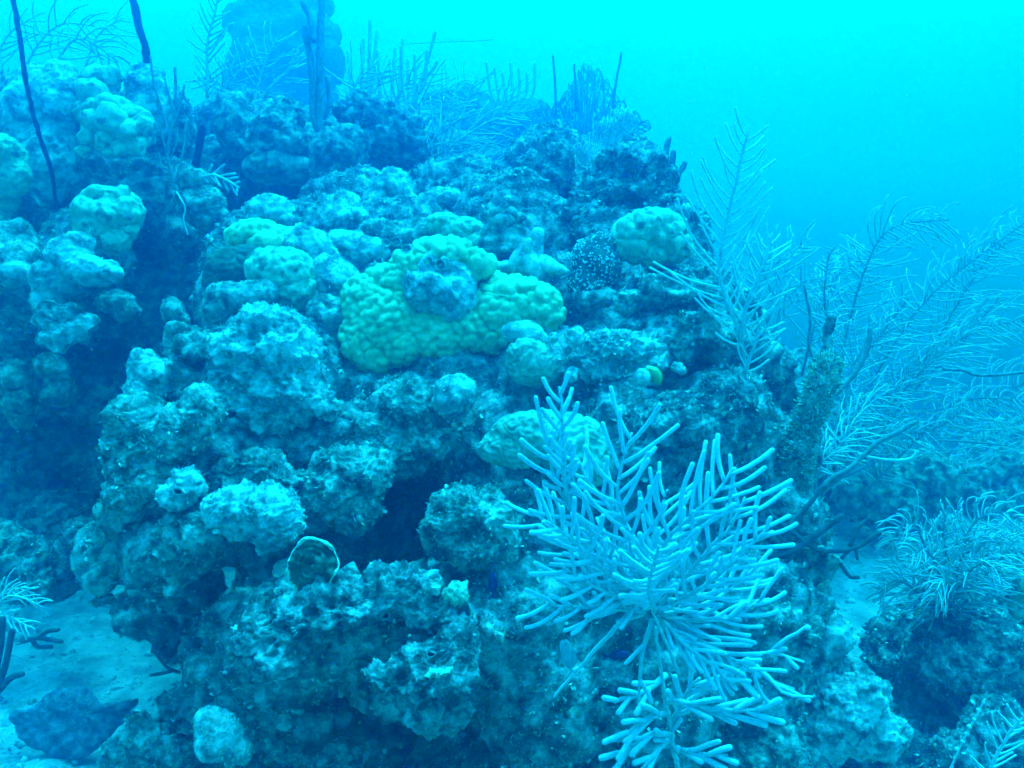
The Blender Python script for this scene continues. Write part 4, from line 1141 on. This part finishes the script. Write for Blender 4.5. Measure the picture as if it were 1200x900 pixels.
# smooth blue grey lobed fan lying in the bottom left corner
def flat_lobe(name, label, cat, outline, d, m, thick=.02, bulge=.05, tilt=.35):
    c = np.mean(np.array(outline, float), 0)
    b0 = P(c[0], c[1], d)
    n = len(outline)
    o = np.array(outline, float)
    ts = np.linspace(0, n, n * 8, endpoint=False)
    i0 = np.floor(ts).astype(int)
    f = (ts - i0)[:, None]
    a, b, cc, e = o[(i0 - 1) % n], o[i0 % n], o[(i0 + 1) % n], o[(i0 + 2) % n]
    o2 = 0.5 * (2 * b + (cc - a) * f + (2 * a - 5 * b + 4 * cc - e) * f ** 2 + (3 * b - a - 3 * cc + e) * f ** 3)
    rad_ = o2 - c
    o2 = c + rad_ * (1 + .045 * fbm(np.concatenate([o2, o2[:, :1] * 0], 1) / 7, 2, 3)[:, None])
    nr, na = 14, len(o2)
    rows_f, rows_b = [], []
    for k in range(nr + 1):
        s = k / nr
        q = c + (o2 - c) * s
        h = math.sqrt(max(0, 1 - s ** 2.5))
        for rows, sg in ((rows_f, -1), (rows_b, 1)):
            pts = np.array([P(x, y, d + (450 - y + 380) * 0.0) for x, y in q])
            hx = (q[:, 1] - c[1]) / F * d * tilt
            th = np.arctan2(q[:, 1] - c[1] - 40, q[:, 0] - c[0])
            rib = .003 * np.sin(th * 34 + 3 * s) * s + .007 * fbm(np.concatenate([q, q[:, :1] * 0], 1) / 14, 3, 7)
            rows.append(pts + FWD * (rib + sg * (thick * .5 + bulge * .5) * h - hx)[:, None])
    V = np.concatenate(rows_f + rows_b)
    i = np.arange((nr + 1) * na).reshape(nr + 1, na)
    q = np.stack([i[:-1], np.roll(i[:-1], -1, 1), np.roll(i[1:], -1, 1), i[1:]], -1).reshape(-1, 4)
    me = raw_mesh(name, V - b0, quads=np.concatenate([q[:, ::-1], q + (nr + 1) * na]))
    return tag(link(name, me, M[m], loc=b0), label, cat)


flat_lobe('leaf_sponge', 'blue grey ragged fan standing on the sand in the bottom left corner', 'sponge',
          [(12, 834), (24, 833), (36, 830), (46, 822), (54, 813), (66, 807), (80, 809), (92, 805), (104, 812), (114, 821), (126, 826), (134, 822), (146, 824), (162, 819), (154, 834), (140, 852), (122, 872), (98, 886), (70, 884), (44, 874), (22, 856)], hit(85, 884)[0] - .03, 'fanblue', .02, .012, .25)

# fish and small sponges
def fish(label, px, py, d, ln, dirv, m):
    b0 = P(px, py, d)
    root = tag(empty('fish', b0), label, 'fish')
    t = unit(dirv[0] * RGT + dirv[1] * UPV + dirv[2] * FWD)
    side = unit(np.cross(t, UPV) if abs(t @ UPV) < .9 else np.cross(t, RGT))
    dor = np.cross(side, t)
    L = px2m(ln, d)
    s = np.linspace(0, 1, 16)
    h = L * .2 * np.sin(np.pi * np.clip(s, .02, 1) ** .7) ** .8 * (1 - .35 * s) + L * .02
    na = 12
    V = []
    for k in range(16):
        for j in range(na):
            a = 2 * math.pi * j / na
            V.append(b0 + t * L * (.5 - s[k]) + dor * h[k] * math.sin(a) + side * h[k] * .42 * math.cos(a))
    i = np.arange(16 * na).reshape(16, na)
    q = np.stack([i[:-1], np.roll(i[:-1], -1, 1), np.roll(i[1:], -1, 1), i[1:]], -1).reshape(-1, 4)
    link('body', raw_mesh('body', np.array(V) - b0, quads=q), M[m], root)
    def fin(nm, pts, th=.002):
        p = np.array([b0 + t * L * a + dor * L * b for a, b in pts])
        n = len(p)
        V = np.concatenate([p + side * th, p - side * th])
        tr = [[0, k, k + 1] for k in range(1, n - 1)] + [[n, n + k + 1, n + k] for k in range(1, n - 1)]
        qq = [[k, n + k, n + (k + 1) % n, (k + 1) % n] for k in range(n)]
        link(nm, raw_mesh(nm, V - b0, tris=tr, quads=qq, smooth=False), M[m], root)
    fin('tail', [(-.44, 0), (-.5, .05), (-.72, .2), (-.62, 0), (-.72, -.2), (-.5, -.05)])
    fin('dorsal_fin', [(.2, .17), (.1, .27), (-.2, .24), (-.38, .1), (-.1, .15)])
    fin('belly_fin', [(0, -.17), (-.1, -.25), (-.3, -.17), (-.38, -.08), (-.1, -.14)])
    for sg in (-1, 1):
        v, f = ico(1)
        link('eye', raw_mesh('eye', v * L * .025 + t * L * .38 + dor * L * .04 + side * sg * L * .06, tris=f), M['hole'], root)


fish('small grey fish hovering nose up left of the drooping gorgonian', 665, 768, 2.0, 38, (-.25, 1, 0), 'greyfish')
fish('deep blue fish sheltering under the largest gorgonian', 724, 768, 2.15, 26, (1, .05, .1), 'bluefish')
fish('deep blue fish swimming upright by the slit right of the shelf', 577, 684, 2.12, 26, (-.02, 1, 0), 'bluefish')
head('yellow_sponge', 'small bright yellow green sponge on the right wall', 'sponge', 'lobed', 'yellow', [(765, 436, 7, 6), (770, 443, 6, 8), (760, 432, 6, 4)], 2.55, s=.4)
head('coral_ball', 'pale fuzzy ball beside the yellow sponge', 'coral', 'spotted', 'pale', [(755, 443, 11, 11)], 2.54, s=.6)
head('yellow_sponge', 'greenish lip of sponge inside the hollow of the lowest round mound', 'sponge', 'fuzzy', 'green', [(505, 790, 9, 5), (515, 788, 10, 5), (526, 785, 8, 4)], 2.0, s=.4)


# white points on the dark round sponge
def polyps(o, n, r):
    rr = np.random.default_rng(4)
    v, t = world_tris(o)
    p, nn = surf_samples(v, t, n, 8)
    V, T, c = [], [], 0
    v0, f0 = ico(1)
    for q in p:
        V.append(v0 * r * rr.uniform(.6, 1.3) + q - np.array(o.location))
        T.append(f0 + c)
        c += len(v0)
    tag(link('polyps', raw_mesh('polyps', np.concatenate(V), tris=np.concatenate(T)), M['spotp'], o), kind='stuff')


# sponge mouths: ring round a solid lump, inner shade put into its dark colour
def mouth(label, px, py, rpx, group='tiny tube sponges on the low crest head', ring='turf', host=None):
    d, n = hit(px, py)
    b0 = P(px, py, d - .004)
    if host:    # an opening of the coral or sponge it sits in
        ho = next(o for o, _ in HEADS if host in o['label'])
        root = empty('sponge_mouth', b0 - np.array(ho.location))
        root.parent = ho
    else:
        root = tag(empty('sponge_tube', b0), label, 'sponge', group)
    nn = unit(n * .5 - FWD)
    u = unit(np.cross(nn, UPV))
    v_ = np.cross(u, nn)
    r = px2m(rpx, d)
    a = np.linspace(0, 2 * math.pi, 18)
    ringp = b0 + nn * .006 + r * (np.cos(a)[:, None] * u + np.sin(a)[:, None] * v_ * .85)
    t = Tubes()
    ringp = ringp + .25 * r * np.stack([fbm(ringp / r * .7, 2, q) for q in (1, 2, 3)], 1)
    ringp[-1] = ringp[0]
    t.add(ringp, r * .24 * (1 + .5 * fbm(ringp / r, 2, 4)), 7, tip=False)
    link('lip', t.mesh('lip', b0), M[ring], root)
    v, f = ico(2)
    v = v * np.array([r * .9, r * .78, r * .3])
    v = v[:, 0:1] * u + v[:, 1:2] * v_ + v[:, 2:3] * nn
    link('opening', raw_mesh('opening', v, tris=f), M['dark' if rpx < 7 and py < 350 else 'hole'], root)  # no real hollow: a closed lump, its darkness is painted shade


mouth('round sponge mouth with pale ring in the broad turf shelf', 452, 720, 6, host='broad turf shelf with')
mouth('sponge mouth in the hollow of the lowest round mound', 505, 766, 5, host='lowest round mound with')
mouth('dark opening in the grey conical sponge on the left flank', 208, 576, 5, host='grey conical sponge')
mouth('crater at the top of the blue grey turf dome', 516, 310, 6, ring='turf', host='blue grey turf dome')
mouth('tiny sponge tube on the left of the low crest head', 452, 286, 5)
mouth('tiny sponge tube in the middle of the low crest head', 464, 283, 6)
mouth('tiny sponge tube on the right of the low crest head', 476, 292, 6)


# ------------------------------------------------------------------ turf, algae blades and rubble that nobody could count
def surf_samples(v, tri, n, seed):
    rr = np.random.default_rng(seed)
    a, b, c = v[tri[:, 0]], v[tri[:, 1]], v[tri[:, 2]]
    cr = np.cross(b - a, c - a)
    ar = np.linalg.norm(cr, axis=1) + 1e-12
    i = rr.choice(len(tri), n, p=ar / ar.sum())
    u, w_ = rr.random(n), rr.random(n)
    f = u + w_ > 1
    u[f], w_[f] = 1 - u[f], 1 - w_[f]
    return a[i] + u[:, None] * (b - a)[i] + w_[:, None] * (c - a)[i], (cr / ar[:, None])[i]


def world_tris(o):
    me = o.data
    v, _ = get_vn(me)
    v = v + np.array(o.location) + (np.array(o.parent.location) if o.parent else 0)
    me.calc_loop_triangles()
    t = np.empty(len(me.loop_triangles) * 3, np.int32)
    me.loop_triangles.foreach_get('vertices', t)
    return v, t.reshape(-1, 3)


def in_view(p, mar=60):
    q = p - CAM
    d = q @ FWD
    x = 600 + F * (q @ RGT) / d
    y = 450 - F * (q @ UPV) / d
    return (d > .3) & (x > -mar) & (x < 1200 + mar) & (y > -mar) & (y < 900 + mar)


def blades(name, srcs, n, m, L, wd, seed, face=None, mask=None, round_=False):
    """small bent blades or leaflets growing out of the surfaces"""
    rr = np.random.default_rng(seed)
    P_, N_ = [], []
    areas = []
    for o in srcs:
        v, t = world_tris(o)
        ar = np.linalg.norm(np.cross(v[t[:, 1]] - v[t[:, 0]], v[t[:, 2]] - v[t[:, 0]]), axis=1).sum()
        areas.append((v, t, ar))
    tot = sum(a[2] for a in areas)
    for k, (v, t, ar) in enumerate(areas):
        nk = int(n * ar / tot)
        if nk < 1:
            continue
        p, nn = surf_samples(v, t, nk, seed + k)
        P_.append(p)
        N_.append(nn)
    p, nn = np.concatenate(P_), np.concatenate(N_)
    vd = CAM - p
    vd /= np.linalg.norm(vd, axis=1)[:, None]
    ok = in_view(p) & ((nn * vd).sum(1) > -.35)
    if mask is not None:
        ok &= mask(p, nn)
    p, nn = p[ok], nn[ok]
    k = len(p)
    ln = L * rr.uniform(.5, 1.5, k)
    ww = wd * rr.uniform(.6, 1.4, k)
    dirv = nn + rr.normal(0, .55, (k, 3)) + np.array([0, 0, .25])
    dirv /= np.linalg.norm(dirv, axis=1)[:, None]
    sv = np.cross(dirv, rr.normal(0, 1, (k, 3)))
    sv /= np.linalg.norm(sv, axis=1)[:, None]
    bend = np.cross(sv, dirv) * rr.uniform(-.6, .6, k)[:, None]
    a = p - nn * .002
    m1 = p + dirv * (ln * .5)[:, None] + bend * (ln * .15)[:, None]
    m2 = p + dirv * ln[:, None] + bend * (ln * .6)[:, None]
    f1, f2 = (.7, .55) if not round_ else (1.0, .7)
    V = np.stack([a - sv * (ww * .3)[:, None], a + sv * (ww * .3)[:, None], m1 + sv * (ww * f1)[:, None], m1 - sv * (ww * f1)[:, None],
                  m2 + sv * (ww * f2)[:, None], m2 - sv * (ww * f2)[:, None]], 1).reshape(-1, 3)
    i = np.arange(k)[:, None] * 6
    q = np.concatenate([i + np.array([0, 1, 2, 3]), i + np.array([3, 2, 4, 5])])
    return tag(link(name, raw_mesh(name, V, quads=q, smooth=False), M[m]), 'fine growth covering the reef rock', kind='stuff')


tops = [o for o, _ in HEADS]
def by(*names):
    return [o for o in tops if o.data.materials[0].name in names]


fz = [o for o in tops if o.data.materials[0] in (M['turf'], M['dark'], M['pale'])]
blades('turf_algae', [reef_mound, right_reef] + fz, 180000, 'leaf', .0085, .0016, 3)
blades('leafy_algae', [reef_mound, right_reef] + [o for o in fz if o.name.startswith(('leafy', 'wall', 'right_b', 'flank', 'crest', 'low'))], 60000, 'leafpale', .011, .0055, 4,
       mask=lambda p, n: fbm(p / .12, 2, 9) > .12, round_=True)
blades('column_turf', [c for c in COL.objects if c.parent == furry], 5000, 'leaf', .016, .0022, 9)
blades('wall_algae', [reef_wall], 26000, 'leaf', .016, .004, 6)


def crust(name, srcs, n, seed, m):
    rr = np.random.default_rng(seed)
    v0, f0 = ico(1)
    V, T = [], []
    c = 0
    for o in srcs:
        v, t = world_tris(o)
        p, nn = surf_samples(v, t, n // len(srcs), seed)
        vd = CAM - p
        vd /= np.linalg.norm(vd, axis=1)[:, None]
        ok = in_view(p) & (nn[:, 2] > .1) & ((nn * vd).sum(1) > -.2) & (fbm(p / .2, 2, 4) > -.1)
        for q in p[ok]:
            r = .003 + .011 * rr.random() ** 3
            s = v0 * r * rr.uniform(.5, 1.5, 3) + rr.normal(0, r * .25, v0.shape) + q
            V.append(s)
            T.append(f0 + c)
            c += len(v0)
    return tag(link(name, raw_mesh(name, np.concatenate(V), tris=np.concatenate(T)), M[m]), 'coral chips and crust lodged on the reef rock', kind='stuff')


def rubble(name, n, seed):
    rr = np.random.default_rng(seed)
    v0, f0 = ico(1)
    V, T = [], []
    c = 0
    v, t = world_tris(sand)
    p, nn = surf_samples(v, t[(v[t[:, 0], 1] > 1.5) & (v[t[:, 0], 1] < 6.5) & (abs(v[t[:, 0], 0]) < 4)], n, seed)
    p = p[in_view(p)]
    for q in p:
        r = .003 + .02 * rr.random() ** 5
        s = v0 * r * rr.uniform(.5, 1.6, 3) + rr.normal(0, r * .15, v0.shape) + q
        V.append(s)
        T.append(f0 + c)
        c += len(v0)
    return tag(link(name, raw_mesh(name, np.concatenate(V), tris=np.concatenate(T)), M['pale']), 'broken coral bits strewn over the sand', kind='stuff')


rubble('coral_rubble', 13000, 2)
polyps(next(o for o, _ in HEADS if o.name.startswith('spotted_sponge')), 900, .0032)
crust('reef_crust', [reef_mound, right_reef], 30000, 5, 'turf')
crust('pale_reef_crust', [reef_mound, right_reef], 9000, 6, 'pale')

rr = np.random.default_rng(77)
pp = rr.uniform((-4, .5, .1), (5, 7, 3.2), (16000, 3))
pp = pp[in_view(pp)]
v0, f0 = ico(0) if False else (np.array([[1, 0, 0], [-1, 0, 0], [0, 1, 0], [0, -1, 0], [0, 0, 1], [0, 0, -1.]]), np.array([[0, 2, 4], [2, 1, 4], [1, 3, 4], [3, 0, 4], [2, 0, 5], [1, 2, 5], [3, 1, 5], [0, 3, 5]]))
pr = rr.uniform(.0004, .0013, len(pp)) * np.clip(np.linalg.norm(pp - CAM, axis=1) / 1.5, .3, 1)
V = (v0[None] * pr[:, None, None] + pp[:, None]).reshape(-1, 3)
T = (f0[None] + 6 * np.arange(len(pp))[:, None, None]).reshape(-1, 3)
tag(link('drifting_particles', raw_mesh('drifting_particles', V, tris=T), M['spotp']), 'fine pale specks drifting in the water', kind='stuff')

# ------------------------------------------------------------------ the water itself: even haze round the camera and the whole scene
HZ_DENS = 0.18
bm = bmesh.new()
bmesh.ops.create_cube(bm, size=1)
hm = bpy.data.meshes.new('haze')
bm.to_mesh(hm)
bm.free()
lo, hi = np.array([-24, -14, -8.9]), np.array([24, 24, 4.6])
hz_o = link('haze', hm, None)
hz_o.location = (lo + hi) / 2
hz_o.scale = hi - lo
m = bpy.data.materials.new('sea_water_haze')
m.use_nodes = True
t = m.node_tree
t.nodes.clear()
o_ = t.nodes.new('ShaderNodeOutputMaterial')
pv = t.nodes.new('ShaderNodeVolumePrincipled')
pv.inputs['Color'].default_value = (0.0, 0.28, 0.93, 1)
pv.inputs['Absorption Color'].default_value = (0.0, 0.45, 0.5, 1)
pv.inputs['Density'].default_value = HZ_DENS
pv.inputs['Anisotropy'].default_value = 0.88
t.links.new(pv.outputs[0], o_.inputs['Volume'])
hm.materials.append(m)
tag(hz_o, 'blue sea water haze filling the whole scene', kind='stuff')
